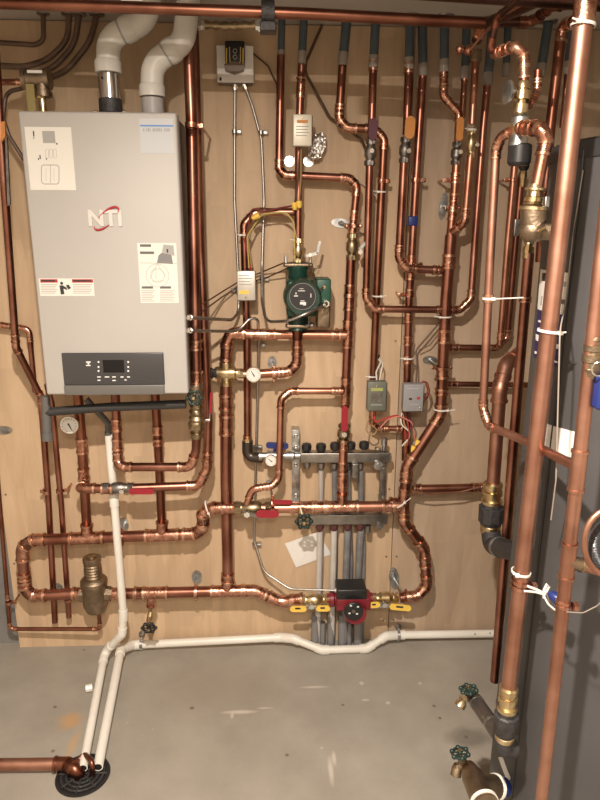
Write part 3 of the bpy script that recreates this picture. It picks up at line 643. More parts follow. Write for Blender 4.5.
# ============================================================ generic fittings
def vec(a, b): return (b-a).normalized()
def ppoly(b, pts, d, th):
    b.poly([P(x, y, d) for x, y in pts], (0, -th, 0)); return b
def lever(b, x0, y0, x1, y1, w, d, th=.006):
    """flat handle with rounded ends between two pixels"""
    a = P(x0, y0, d); c = P(x1, y1, d); hw = S(w, a)/2; u = vec(a, c); n = Vector((-u.z, 0, u.x))
    pts = []
    for k in range(9):
        t = math.pi/2+math.pi*k/8; pts.append(a+u*hw*(1+math.cos(t))+n*hw*math.sin(t))
    for k in range(9):
        t = -math.pi/2+math.pi*k/8; pts.append(c-u*hw*(1-math.cos(t))+n*hw*math.sin(t))
    b.poly(pts, (0, -th, 0)); return b
def ballvalve(label, a, c, d, w, bm=DBRASS, h=None, hm=REDP, bolt_at=None, fine=True, hw=7, cat='valve', group=None, name='ball_valve', dd=.02):
    p = P(*a, d); q = P(*c, d); L = (q-p).length; r = S(w, p)/2; root = thing(name, label, cat, min(p, q, key=lambda v: v.z), group)
    B().lathe(p, q-p, [(0, r*.8), (.02*L, r*.85), (.2*L, r*.85), (.2*L, r*.7), (.27*L, r*.75), (.36*L, r*1.02), (.64*L, r*1.02), (.73*L, r*.75), (.8*L, r*.7), (.8*L, r*.85), (.98*L, r*.85), (L, r*.8)], 20).put('body', bm, root)
    for t in (.02, .82):
        B().lathe(p+(q-p)*t, q-p, [(0, r*.96), (.16*L, r*.96)], 6).put('hex_nut', bm, root)
    if bolt_at:
        s0 = P(*bolt_at, d+r*0); y0 = d+r*.6
        s = B(); s.cyl(P(*bolt_at, y0), P(*bolt_at, d+r+dd), r*.34, 12); s.put('stem', STEEL, root)
        n = B(); bolt(n, P(*bolt_at, d+r+dd), (0, -1, 0), r*.42); n.put('handle_nut', CHROME, root)
    if h: lever(B(), *h, hw, d+r+dd*.6).put('handle', hm, root)
    return root
def handwheel(c, R, axis, parent, m=DGREEN):
    axis = Vector(axis).normalized(); b = B(); b.torus(c, axis, R*.8, R*.16, 28)
    nrm = Vector((0, 1, 0)) if abs(axis.y) < .9 else Vector((1, 0, 0)); nrm = (nrm-axis*nrm.dot(axis)).normalized(); bi = axis.cross(nrm)
    for k in range(6):
        a = k*math.pi/3; dr = nrm*math.cos(a)+bi*math.sin(a)
        b.ball(c+dr*R*.86, R*.26); b.tube([c+dr*R*.15, c+dr*R*.8], R*.11, 8)
    b.lathe(c-axis*R*.2, axis, [(0, R*.28), (R*.4, R*.28)], 12)
    o = b.put('handwheel', m, parent)
    n = B(); bolt(n, c+axis*R*.2, axis, R*.2); n.put('handle_nut', BRASS, o)
def gauge(label, c, w, d, ang=-30, ax=(0, -1, 0), stem=None, name='dial_gauge', cat='gauge'):
    p = P(*c, d); R = S(w, p)/2; ax = Vector(ax).normalized(); root = thing(name, label, cat, p)
    B().lathe(p+ax*-.012, ax, [(0, R*.5), (.002, R*.98), (.012, R), (.016, R), (.016, R*.9)], 30).put('case', CHROME, root)
    f = p+ax*.0045
    B().lathe(f-ax*.002, ax, [(0, R*.9), (.002, R*.9)], 30).put('dial', GLASSW, root)
    b = B(); u = Vector((1, 0, 0)); v = ax.cross(u)
    if v.z < 0: v = -v
    for k in range(13):
        a = math.radians(-60+k*25); dr = u*math.cos(a)+v*math.sin(a); b.tube([f+dr*R*.68+ax*.0004, f+dr*R*.82+ax*.0004], R*.025, 5)
    b.put('scale_marks', INK, root)
    a = math.radians(ang); dr = u*math.cos(a)+v*math.sin(a)
    B().tube([f-dr*R*.25+ax*.001, f+dr*R*.62+ax*.001], 0, 6, radii=[R*.09, R*.03]).put('needle', INK, root)
    if stem:
        B().cyl(p-ax*.01, P(*stem), R*.3, 12).put('stem', BRASS, root)
    return root
def hanger(label, pl, rg, d, w, tilt=0, vert=True, pw=9, ph=18, rm=None):
    rm = rm or FIT
    root = thing('pipe_hanger', label, 'pipe hanger', P(*pl, .003), 'round plate pipe hangers')
    c = P(*pl, .0015); a = S(pw, c)/2; b_ = S(ph, c)/2; q = B()
    q.poly([c+Vector((a*math.cos(t)*math.cos(tilt)-b_*math.sin(t)*math.sin(tilt), 0, a*math.cos(t)*math.sin(tilt)+b_*math.sin(t)*math.cos(tilt))) for t in [2*math.pi*k/24 for k in range(24)]], (0, -.004, 0)); q.put('wall_plate', STEEL, root)
    e = P(*rg, d); R = S(w, e)/2*1.22
    s0 = c+Vector((0, -.004, 0)); B().cyl(s0, s0+(e-s0)*.8, .0042, 10).put('rod', STEEL, root)
    n = B(); n.lathe(s0, (e-s0), [(0, .009), (.01, .009), (.01, .006), (.02, .006)], 6)
    n.put('rod_boss', STEEL, root)
    ax = (0, 0, 1) if vert else (1, 0, 0)
    B().lathe(e-Vector(ax)*.006, ax, [(0, R), (.012, R), (.012, R*.9), (0, R*.9), (0, R)], 20, caps=False).put('split_ring', rm, root)
    for s in (-1, 1):
        off = Vector((s*R*1.25, 0, 0)) if vert else Vector((0, 0, s*R*1.25))
        B().box(e+off, (.01, .006, .01), bev=.0015).put('ring_ear', rm, root)
    return root
def strap(label, c, d, w, side=1, tail=9, m=FIT):
    e = P(*c, d); R = S(w, e)/2*1.12; root = thing('pipe_clip', label, 'pipe clip', Vector((e.x, 0, e.z)), 'copper pipe clips')
    B().lathe(e-Vector((0, 0, .007)), (0, 0, 1), [(0, R), (.014, R), (.014, R*.95), (0, R*.95), (0, R)], 20, caps=False).put('band', m, root)
    t = S(tail, e); x = e.x+side*(R+t/2)
    B().box((x-side*t*.1, e.y+R*.5, e.z), (t*1.1, .004, .014), bev=.001).put('tail', m, root)
    B().cyl((x, e.y+R*.5, e.z), (x, -.0003, e.z), .004, 8).put('standoff', m, root)
    return root
def cable(label, pts, w, d, m=WIREB, name='cable', cat='cable', soft=8):
    p3 = pts3(pts, d); dia = S(w, p3[0]); pa, _ = smooth_path(p3, .03, 8)
    return tag(B().tube(pa, dia/2, 8).put(name, m), label, cat)
def tie(label, c, d, w, m=TIE, tail=6, ang=.0, ax=(0, 0, 1)):
    e = P(*c, d); R = S(w, e)/2*1.06; b = B(); A = Vector(ax); A = (A+Vector((math.sin(ang), 0, 0))).normalized()
    b.lathe(e-A*.0025, A, [(0, R), (0, R*1.1), (.005, R*1.1), (.005, R), (0, R)], 20, caps=False)
    s = 1 if tail > 0 else -1; n = Vector((A.z, 0, -A.x))*s
    b.box(e+n*R*.75+Vector((0, -R*.85, 0)), (.009, .008, .007), bev=.001)
    b.tube([e+n*R*.7+Vector((0, -R*.9, 0)), e+n*(R*.8+abs(S(tail, e)))+Vector((0, -R*.9, .003))], .0016, 6)
    return tag(b.put('cable_tie', m), label, 'cable tie')
# ============================================================ hangers, clips
hanger('oval steel hanger plate holding the riser above the brass ball valve', (340, 223), (354, 226), .09, 9, 1.45)
hanger('oval steel hanger plate beside the joint of the two zone pipes', (443, 206), (453, 208), .12, 9, -.1, pw=8, ph=26)
hanger('oval steel hanger plate left of the main riser, under the thin tube wire', (430, 360), (442, 368), .12, 12, 1.5, pw=8, ph=15)
hanger('oval steel hanger plate above the middle of the lower header', (197, 577), (196, 592), .12, 11, 0, False, pw=10, ph=15)
hanger('oval steel hanger plate with slanted rod right of the maroon pump', (394, 578), (405, 597), .14, 10, .15, False, pw=10, ph=24)
hanger('round steel hanger plate above the dial thermometer\'s copper elbow', (272, 362), (274, 374), .13, 9, 0, False, pw=9, ph=12)
hanger('oval steel hanger plate behind the upper header near the white drain pipe', (124, 524), (122, 537), .12, 11, .2, False, pw=9, ph=14)
hanger('oval steel hanger plate with bright rod under the dial gauge and manifold inlet', (270, 483), (273, 504), .15, 11, 0, False, pw=9, ph=8)
hanger('steel hanger plate between the two capped pipes at lower left', (59, 588), (68, 600), .06, 6, .3, pw=8, ph=12)
B0 = B(); c = P(3, 430, .001); B0.poly([c+Vector((.036*math.cos(t), 0, .016*math.sin(t))) for t in [2*math.pi*k/24 for k in range(24)]], (0, -.004, 0))
tag(B0.put('wall_plate', STEEL), 'lone oval steel plate screwed to plywood at the left edge', 'wall plate')
strap('copper clip on the fat riser just above the boiler corner', (191.5, 125), .33, 11.5, 1, 5)
strap('copper clip with tail on the blue taped riser', (415.5, 180), .09, 8, 1, 7)
strap('copper clip with tail on the right pipe of the first zone pair', (381.5, 181), .09, 8, 1, 5)
strap('copper clip on the blue taped riser, above the crossing pipe', (409.5, 295), .09, 9, -1, 7)
strap('copper clip left of the joined zone pipes', (455, 180), .12, 8, -1, 8)
strap('copper clip on the slim pipe beside the black valve cap', (513, 180), .1, 6.5, -1, 5)
strap('copper clip on the left capped pipe under the boiler, long tail', (47, 492), .07, 6.5, -1, 4)
strap('copper clip on the second capped pipe, tail pointing right', (59.5, 491), .07, 6, 1, 6)
strap('copper clip on the relief line at lower left', (8.5, 603), .06, 5.5, 1, 4)
B().ball((0, 0, 0), .001) if False else None
q = B(); fbox(q, 408.5, 216, 418, 226, .106, .07, .004); tag(q.put('tape_band', BLUEV), 'blue tape wrapped around the middle zone riser', 'tape')
# ============================================================ gas tee above boiler
root = thing('gas_tee', 'dark iron gas tee with brass union over the boiler\'s left corner', 'pipe fitting', P(42, 108, .24))
c = P(35, 79, .24)
q = B(); q.lathe(P(23, 79, .24), (1, 0, 0), [(0, .03), (.012, .03), (.012, .026), (.068, .026), (.068, .03), (.08, .03)], 20); q.put('tee_body', BRONZE, root)
q = B(); q.lathe(P(42, 79, .24), (0, 0, -1), [(0, .022), (.035, .022), (.035, .026), (.05, .026)], 20); q.put('tee_branch', BRONZE, root)
q = B(); q.lathe(P(42, 91, .24), (0, 0, -1), [(0, .019), (.022, .019)], 6); q.put('union_nut', BRASS, root)
q = B(); q.lathe(P(42, 97, .24), (0, 0, -1), [(0, .012), (P(42, 97, .24).z-bz1-.012, .012)], 16); q.put('nipple', BRASS, root)
q = B(); q.lathe((P(42, 97, .24).x, -.24, bz1+.012), (0, 0, -1), [(0, .02), (.012, .022)], 20); q.put('grommet', BLACK, root)
q = B(); fbox(q, 27, 70, 42, 73, .275, .272); q.put('paper_tag', WHITE, root)
zt = P(31, 84, .26).z
q = B(); q.box((P(31, 95, .26).x, -.262, (bz1+zt)/2), (.024, .004, zt-bz1)); tag(q.put('brass_bracket', mat('yellowed_metal', (.38, .32, .14), .4, .6)), 'yellowish metal strip standing beside the gas union on the boiler', 'bracket')
# ============================================================ black and grey plastic under the boiler
def bar(label, pts, w, d, m, name, cat, br=1, ends=()):
    p3 = pts3(pts, d); dia = S(w, p3[0]); pa, _ = smooth_path(p3, dia*br, 8); cs = cum(pa)
    root = thing(name, label, cat, min(p3, key=lambda v: v.z)); B().tube(pa, dia/2, 18).put('pipe', m, root)
    for e in ends: B().tube(sub(pa, cs, *((0, dia) if e == 0 else (cs[-1]-dia, cs[-1]))), dia*.6, 18).put('end_cap', m, root)
    return root
bar('dark grey plastic pipe running level right under the boiler', [(46, 412, .3), (110, 407, .3), (186, 404, .3)], 9, .3, ABS, 'plastic_pipe', 'pipe')
bar('short capped dark grey plastic stub under the boiler\'s left corner', [(45.5, 396, .3), (47.5, 440, .3)], 9, .3, mat('plastic_grey_dark', (.12, .12, .115), .5), 'plastic_stub', 'pipe', 1, (1,))
bar('bent grey trap outlet feeding the white drain pipe under the boiler', [(86, 399, .16), (97, 411, .16), (108, 423, .12), (108.5, 437, .1)], 6.5, .16, mat('plastic_grey_dark', (.12, .12, .115), .5), 'trap_pipe', 'pipe', .6, (1,))
# ============================================================ gauges
gauge('dial gauge on the dark pipe under the boiler\'s left corner', (69.5, 425), 18, .15, -65, stem=(78, 422, .11))
gauge('dial thermometer on the copper elbow right of the tempering valve', (253.5, 374.5), 15, .17, 120, stem=(253.5, 374.5, .14))
gauge('small dial gauge on the manifold inlet under the blue handle', (271, 460.5), 11.5, .13, 140, stem=(271, 456, .11))
# ============================================================ valves left
ballvalve('steel bodied ball valve with red handle crossing the white drain pipe', (103, 488), (134, 488), .2, 12, DSTEEL, (129, 491, 154, 491), REDP, (122, 491), hw=6)
gv = thing('gate_valve', 'dark green wheel gate valve beside the boiler\'s lower right corner', 'valve', P(196, 400, .3))
B().lathe(P(196, 384, .3), (0, 0, -1), [(0, .022), (.01, .024), (.03, .019), (.05, .024), (.06, .022)], 20).put('body', BRONZE, gv)
B().cyl(P(196, 392, .3), P(194, 398, .36), .012, 12).put('bonnet', BRASS, gv)
handwheel(P(194, 398, .37), S(16, P(194, 398, .37))/2, (-.1, -1, .1), gv)
cv = thing('check_valve', 'ribbed brass check valve under the green wheeled gate valve', 'valve', P(197, 436, .27))
pc = P(196.8, 402, .28); pe = P(196.8, 437, .26); L = (pe-pc).length
B().lathe(pc, pe-pc, [(0, .018), (.1*L, .024), (.18*L, .02), (.26*L, .026), (.36*L, .021), (.44*L, .027), (.52*L, .024), (.56*L, .027), (.74*L, .027), (.8*L, .02), (.84*L, .018), (.86*L, .022), (L, .021)], 24).put('body', DBRASS, cv)
B().lathe(pc+(pe-pc)*.58, pe-pc, [(0, .0295), (.12*L, .0295)], 6).put('hex_collar', DBRASS, cv)
ms = thing('lever_valve', 'small valve with slim red lever right of the check valve', 'valve', P(207, 420, .2))
q = B(); q.cyl(P(203, 420, .2), P(210, 420, .2), .006, 12); q.put('stem', CHROME, ms)
lever(B(), 211.5, 392, 210.5, 413, 2.6, .2).put('handle', REDP, ms)
q = B(); q.cyl(P(210.4, 410, .198), P(209.5, 421, .198), .003, 8); q.put('lever_shank', STEEL, ms)
# tempering valve
tv = thing('tempering_valve', 'brass tempering valve with black end cap on the tall copper riser', 'valve', P(226, 386, .13))
B().lathe(P(215, 373, .13), (1, 0, 0), [(0, .02), (.01, .024), (.07, .024), (.075, .016), (.09, .016)], 24).put('body', BRASS, tv)
q = B(); q.lathe(P(226, 362, .13), (0, 0, -1), [(0, .024), (.02, .024), (.02, .019), (.07, .019), (.07, .024), (.085, .024)], 20); q.put('vertical_ports', BRASS, tv)
q = B(); q.lathe(P(204, 373, .14), (1, 0, -.02), [(0, .015), (.004, .018), (.03, .019), (.034, .016), (.045, .016)], 10); q.put('end_cap', BLACK, tv)
q = B(); q.lathe(P(238, 373.5, .13), (1, 0, 0), [(0, .018), (.02, .018)], 6); q.put('union_nut', DBRASS, tv)
q = B(); q.lathe(P(243, 374, .13), (1, 0, 0), [(0, .011), (.018, .012), (.04, .012)], 16); q.put('outlet_nipple', BRASS, tv)
# bronze separator
sp = thing('dirt_separator', 'bronze pear shaped separator with ribbed cap at the header\'s left', 'separator', P(96, 610, .12))
c0 = P(96.5, 611, .12); H = (P(95, 557, .12).z-c0.z); k = S(1, c0)
B().lathe(c0, (0, 0, 1), [(0, 6*k), (.02*H, 9.5*k), (.12*H, 12*k), (.2*H, 12.4*k), (.5*H, 12.4*k), (.52*H, 13.2*k), (.58*H, 13*k), (.62*H, 11*k), (.64*H, 8.6*k), (.66*H, 8.6*k)], 28).put('body', BRONZE, sp)
pr = [(.64*H, 8*k)]
for i in range(5): pr += [(.66*H+i*.05*H, 8.4*k), (.685*H+i*.05*H, 7.6*k)]
B().lathe(c0, (0, 0, 1), pr+[(.92*H, 8.8*k), (.99*H, 8.8*k), (1.0*H, 8*k)], 24).put('ribbed_cap', BRONZE, sp)
B().lathe(c0, (0, 0, 1), [(.98*H, 4*k), (1.02*H, 4*k), (1.03*H, 2*k)], 14).put('vent_button', DBRASS, sp)
for s in (-1, 1): B().lathe(P(95.5, 594, .12)+Vector((s*10*k, 0, 0)), (s, 0, 0), [(0, 7.5*k), (5*k, 7.5*k), (5*k, 6.5*k), (7*k, 6.5*k)], 8).put('port', BRONZE, sp)
# drain cock
dv = thing('drain_valve', 'small brass drain valve with black wheel under the lower header', 'valve', P(149, 634, .18))
pa, _ = smooth_path([P(151, 597, .12), P(151, 611, .12), P(149, 622, .14)], .02, 8); B().tube(pa, S(6, P(151, 600, .12))/2, 14).put('body', BRASS, dv)
B().lathe(P(151, 608, .12), (0, 0, -1), [(0, .013), (.018, .013)], 6).put('hex_collar', BRASS, dv)
B().cyl(P(149, 618, .14), P(149, 627.5, .175), .008, 12).put('bonnet', BRASS, dv)
handwheel(P(149, 628, .185), S(15, P(149, 628, .185))/2, (0, -1, -.3), dv, BLACK)
# ============================================================ middle valves
ballvalve('brass ball valve with steel lever on the middle riser', (352.5, 233), (351.5, 260), .09, 12, DBRASS, (359, 249, 368, 241), STEEL, (360, 252), hw=3)
ballvalve('brass ball valve with red handle under the riser\'s lower tee', (344.5, 424), (343, 443), .1, 13, DBRASS, (344.8, 406, 344.2, 431), REDP, (344, 434), hw=6.5)
hv = ballvalve('large bronze ball valve with drooping red handle at header\'s left end', (234, 508), (272, 508.5), .15, 15, DBRASS, (256, 513.5, 279, 513.5), REDP, (247, 513.5), hw=8)
q = B(); lever(q, 243, 511, 262, 518, 4, .19, .003); q.put('lever_arm', DSTEEL, hv)
q = B(); q.lathe(P(262, 507.5, .15), (1, 0, 0), [(0, .02), (.02, .02)], 6); q.put('brass_nut', BRASS, hv)
q = B(); lever(q, 272, 502, 292, 502, 4.5, .185, .003); tag(q.put('red_sleeve', REDP), 'red plastic sleeve lying along the top of the valve header', 'sleeve')
pv = thing('purge_valve', 'green wheeled purge valve hanging from the valve header', 'valve', P(303, 522, .2))
B().cyl(P(300.5, 508, .17), P(303, 519, .2), .011, 14).put('body', BRASS, pv); B().lathe(P(301.5, 512, .18), (0, -.3, -1), [(0, .015), (.014, .015)], 6).put('hex_collar', BRASS, pv)
handwheel(P(304, 521.5, .225), S(17, P(304, 521.5, .225))/2, (0, -1, -.1), pv)
# zone ball valves near the top
for (lb, a, c, d, w, bt, tg, tm, tw) in (
    ('dark ball valve under the purple tag, leftmost of the upper four', (371.5, 139), (369.5, 166), .12, 12, (371.5, 151), (373.5, 118, 372.5, 140), PURP, 9),
    ('dark ball valve under the orange tag of the blue taped pair', (406, 137), (404, 163), .12, 11.5, (408.5, 151), (410.5, 116, 409, 139), ORTAG, 10),
    ('dark ball valve under the orange tag, left of the side by side two', (457.5, 142), (455.5, 165), .12, 11, (460, 152), (460.5, 117, 459, 141), ORTAG, 7)):
    v = ballvalve(lb, a, c, d, w, DSTEEL, None, None, bt, group='upper zone valves')
    lever(B(), *tg, tw, d+.024, .004).put('tag_handle', tm, v)
v = ballvalve('brass ball valve right of the side by side two', (472, 128), (470.5, 158), .17, 9, BRASS, None, None, (477, 145), group='upper zone valves')
tie('white tie around the pipe above the side by side valves', (472, 130), .17, 8, tail=-5)
# ============================================================ aquastats and zone boxes
def boxthing(label, x0, y0, x1, y1, df, db, m, name, cat, prints=(), screw=None, shell=None, group=None):
    root = thing(name, label, cat, P((x0+x1)/2, y1, (df+db)/2), group)
    q = B(); fbox(q, x0, y0, x1, y1, df, df-(df-db)*.55, .003); q.put('cover', m, root)
    q = B(); fbox(q, x0+.7, y0+1, x1+.5, y1+.5, df-(df-db)*.5, db, .002); q.put('base_box', shell or DSTEEL, root)
    for i, (a, b_, c, e, mm) in enumerate(prints): lab('printed_patch', a, b_, c, e, mm, root, .001, df)
    if screw:
        q = B(); q.lathe(P(*screw, df), (0, -1, 0), [(0, .0035), (.002, .0035), (.003, .002)], 10); q.put('screw', BRASS, root)
    return root
ALU = mat('brushed_cover', (.62, .6, .55), .35, .6)
CREAM = mat('cream_cover', (.66, .63, .53), .4, .2)
pr = [(297, 120, 308, 123, ORTAG), (296, 126, 309, 126.8, INKG), (296, 129, 308, 129.8, INKG), (296, 132, 309, 132.8, INKG), (296, 135, 307, 135.8, INKG)]
boxthing('tall cream aquastat box on the pipe above the green pump', 293, 114, 312, 146, .17, .11, CREAM, 'aquastat', 'control box', pr, (302.5, 117.5))
pr = [(239, 275, 250, 275.8, INKG), (239, 278, 252, 278.8, INKG), (239, 281, 250, 281.8, INKG), (239, 284, 252, 284.8, INKG), (239, 290.5, 249, 294, YEL)]
boxthing('silver aquastat box with yellow print on the dark copper loop', 237, 271, 255.5, 300.5, .15, .09, ALU, 'aquastat', 'control box', pr, (246, 297.5))
z1 = boxthing('olive green steel zone valve box, left of two', 367.5, 382, 386.5, 411, .16, .1, GREENBOX, 'zone_valve', 'zone valve', [(371, 388, 383, 391, mat('dull_yellow_print', (.35, .38, .12), .5)), (371, 393, 382, 402, DSTEEL), (371, 404.5, 382, 405.3, INKG)], (377, 386.5))
z2 = boxthing('light grey plastic zone valve box, right of two', 403.5, 384.5, 423.5, 411.5, .165, .1, mat('zone_grey', (.26, .26, .27), .5), 'zone_valve', 'zone valve', [(407, 388, 419, 389, INKG), (409, 398, 412, 400, INK), (417, 397, 420, 399.5, REDINK), (410, 404, 419, 404.8, INKG)], (420, 408))
tie('white tie around the copper pipe above the olive zone valve', (372.5, 376), .08, 9, tail=-4)
tie('white tie around the riser above the grey zone valve', (408, 358), .09, 10, tail=-5)
tie('white tie around the right zone pipe near its top third', (377, 296), .09, 9, tail=5)
tie('white tie around the pipe elbow under the main riser crossing', (444, 316.5), .12, 13, tail=-6)
tie('thin white tie around the main riser where the bypass starts', (441, 409), .12, 13, tail=7)
tie('white tie at the crossover below the first zone valve top', (381, 192), .09, 9, tail=-5)
tie('white cross shaped tie on the valve header\'s lower tee', (341, 503), .14, 11, tail=5, ax=(1, 0, 0))
tie('long white tie crossing the tee of header and main riser', (399.5, 503), .15, 12, tail=7, ang=-.8)
tie('white tie joining the thin pipe to the small elbow', (207.5, 507), .13, 12, tail=4, ax=(1, 0, .3))
# wires around the zone valves
cable('white wire loop above the olive zone valve', [(377, 384, .12), (376, 372, .1), (381, 362, .08), (378, 359, .06)], 1.6, .1, WIREW)
cable('white wire pair curving beside the loop over the olive box', [(379, 384, .12), (381, 372, .12), (383, 364, .1), (379, 357, .05)], 1.6, .1, WIREW)
cable('black wire end over the olive zone valve', [(378, 360, .06), (379, 355, .05)], 2.4, .1, BLACK)
cable('thin brown cable rising from the grey zone valve past the main riser', [(416, 386, .11), (417, 365, .07), (416, 350, .05), (429, 335, .05), (440, 322, .05)], 1.8, .05, WIREB)
cable('second thin brown cable beside the main riser', [(419, 350, .05), (430, 345, .05), (441, 331, .05)], 1.3, .05, WIREB)
cable('red brown cable looping off the grey zone valve\'s right side', [(419, 386, .13), (424, 379, .13), (428, 390, .13), (427, 397, .13), (422, 399, .15)], 1.5, .1, mat('dull_red_wire', (.2, .035, .028), .5))
cable('dark red cable looping wider off the grey zone valve', [(420, 383, .12), (427, 381, .12), (430, 392, .12), (426, 400, .12)], 1.4, .1, mat('dull_red_wire', (.2, .035, .028), .5))
cable('red wire bundle swinging from the olive box to the wired drop', [(375, 411, .1), (374, 424, .11), (384, 419, .11), (397, 415, .11), (404, 420, .1), (406, 440, .1)], 2.2, .1, WIRER)
cable('coral wire curving above the short crossover', [(380, 428, .11), (388, 419, .11), (399, 416, .12), (412, 422, .12), (415, 440, .11)], 1.5, .1, mat('coral_wire', (.5, .18, .14), .5))
for i, (dx, col, lb) in enumerate(((0, WIREW, 'white'), (2.5, WIREY, 'tan'), (5, WIRER, 'red'), (7.5, PURP, 'purple'), (10, WIREB, 'brown'))):
    cable(lb+' wire in the tangle around the drop under the grey box', [(402+dx*.6, 413, .1), (400+dx*1.6, 424, .12), (413-dx*.8, 434, .125), (402+dx, 446, .12)], 1.4, .1, col)
for i, (x0, y0, x1, y1, lb) in enumerate(((412, 452, 414, 446, 'lower'), (416, 447, 418.5, 440, 'upper'))):
    q = B(); a = P(x0, y0, .13); b_ = P(x1, y1, .13); L = (b_-a).length; q.lathe(a, b_-a, [(0, .005), (L*.5, .0085), (L, .0095)], 8); tag(q.put('wire_nut', YEL), 'yellow wire nut in the zone wire tangle, '+lb+' of two', 'wire nut', 'yellow wire nuts')
cable('tangled tan wire loop left of the short crossover', [(368, 421, .11), (366, 432, .11), (373, 436, .11), (378, 430, .11), (369, 424, .12)], 1.4, .1, WIREY)
# ============================================================ manifold
def squarebar(x0, y0, x1, y1, h, d, dep, m, parent, name='bar'):
    a = P(x0, y0, d); b_ = P(x1, y1, d); u = vec(a, b_); hh = S(h, a)/2; L = (b_-a).length
    ang = math.atan2(u.z, u.x); q = B(); q.box((a+b_)/2, (L, dep, 2*hh), Matrix.Rotation(-ang, 3, 'Y'), .004); return q.put(name, m, parent)
mf = thing('manifold', 'upper steel radiant manifold bar with five black knobs', 'manifold', P(300, 470, .08))
squarebar(300, 456.5, 389, 456, 10.5, .09, .04, MSTEEL, mf)
for (x, y) in ((306.5, 447.5), (321, 447.5), (335, 446.5), (350.5, 446), (364, 445.5)):
    k_ = S(1, P(x, y, .09)); q = B(); q.lathe(P(x, y+3.5, .09), (0, 0, 1), [(0, 3.2*k_), (1.2*k_, 4.8*k_), (5*k_, 5.2*k_), (7.5*k_, 4.6*k_), (8.3*k_, 2.5*k_)], 18); q.put('knob', BLACK, mf)
for (x, y) in ((307, 463.5), (321, 464.5), (334, 465), (347, 465), (360, 465)):
    k_ = S(1, P(x, y, .09)); q = B(); q.lathe(P(x, y-2, .09), (0, 0, -1), [(0, 3.8*k_), (5*k_, 3.8*k_), (6*k_, 3*k_), (7*k_, 3*k_)], 10); q.put('outlet_nut', DSTEEL, mf)
q = B(); q.lathe(P(387, 457, .09), (1, 0, 0), [(0, .02), (.008, .02), (.008, .014), (.016, .014)], 8); q.put('end_plug', STEEL, mf)
q = B(); q.lathe(P(384, 450, .09), (0, 0, 1), [(0, .008), (.02, .008), (.02, .012), (.045, .012), (.05, .006)], 12); q.put('air_vent', STEEL, mf)
q = B(); q.lathe(P(378, 449, .1), (0, 0, 1), [(0, .012), (.006, .012)], 12); q.put('vent_cap', CHROME, mf)
q = B(); q.lathe(P(378, 465, .11), (0, -1, 0), [(0, .017), (.008, .017), (.008, .009), (.012, .009)], 16); q.put('drain_port', STEEL, mf)
q = B(); fbox(q, 352, 464, 359, 479, .13, .08, .004); q.put('sensor_body', DSTEEL, mf)
mg = thing('manifold', 'lower steel radiant manifold bar partly hidden behind the copper header', 'manifold', P(320, 540, .08))
squarebar(309, 518, 387, 517.5, 11, .07, .04, MSTEEL, mg)
for i, (x, y) in enumerate(((320, 525), (334, 525), (347.5, 524.5), (360, 524.5))):
    k_ = S(1, P(x, y, .07)); q = B(); q.lathe(P(x, y-1, .075), (0, 0, -1), [(0, 4*k_), (4*k_, 4.2*k_), (6*k_, 3.2*k_), (8*k_, 3*k_)], 10); q.put('outlet_nut', mat('dark_red_plastic', (.09, .03, .03), .5), mg)
q = B(); q.lathe(P(379, 525, .085), (0, -1, 0), [(0, .016), (.008, .016), (.008, .009), (.014, .009)], 14); q.put('drain_port', DSTEEL, mg)
q = B(); q.lathe(P(368, 525, .085), (0, 0, -1), [(0, .012), (.03, .012)], 10); q.put('flow_port', DSTEEL, mg)
for (x0, x1, y0, y1, lb) in ((292, 299.5, 430, 503, 'steel strap bracket at the left end of both manifold bars'), (379.5, 386, 462, 503, 'steel strap bracket at the right end of the manifold bars')):
    root = thing('strap_bracket', lb, 'bracket', P((x0+x1)/2, y1, .02))
    q = B(); fbox(q, x0, y0, x1, y1, .055, .05, .001); q.put('strap', STEEL if x0 < 300 else DSTEEL, root)
    for y in ((436, 447, 458, 465, 496) if x0 < 300 else (468, 497)):
        q = B(); q.lathe(P((x0+x1)/2, y, .055), (0, -1, 0), [(0, .007), (.006, .007), (.009, .004)], 8); q.put('bolt', CHROME, root)
    q = B(); fbox(q, x0, y0, x1, y0+4, .052, -.0, .001); fbox(q, x0, y1-4, x1, y1, .052, -.0, .001); q.put('wall_feet', STEEL, root)
# manifold inlet assembly
iv = thing('inlet_valve', 'chromed inlet valve with blue butterfly handle left of the manifold', 'valve', P(270, 466, .08))
q = B(); q.lathe(P(259, 456, .09), (1, 0, 0), [(0, .019), (.012, .019), (.012, .014), (.03, .014), (.03, .021), (.07, .021), (.075, .014), (.105, .014), (.105, .019), (.13, .019), (.135, .014), (.16, .014)], 18); q.put('body', STEEL, iv)
q = B(); q.cyl(P(275, 452, .09), P(277, 445, .09), .009, 12); q.put('stem', BLUEV, iv)
q = B(); lever(q, 266, 444.5, 288.5, 445.5, 6, .1, .012); q.put('handle', BLUEV, iv)
el = thing('iron_elbow', 'dark bronze elbow linking the thin copper drop to the inlet valve', 'pipe fitting', P(247, 460, .06))
pa, _ = smooth_path([P(247.5, 441, .07), P(247.5, 457, .07), P(262, 457.5, .085)], .035, 10); B().tube(pa, S(11, pa[0])/2, 18).put('body', mat('dark_bronze', (.09, .075, .065), .35, .8), el)
B().lathe(P(247.5, 443, .07), (0, 0, 1), [(0, .018), (.02, .018)], 8).put('top_nut', BRASS, el)
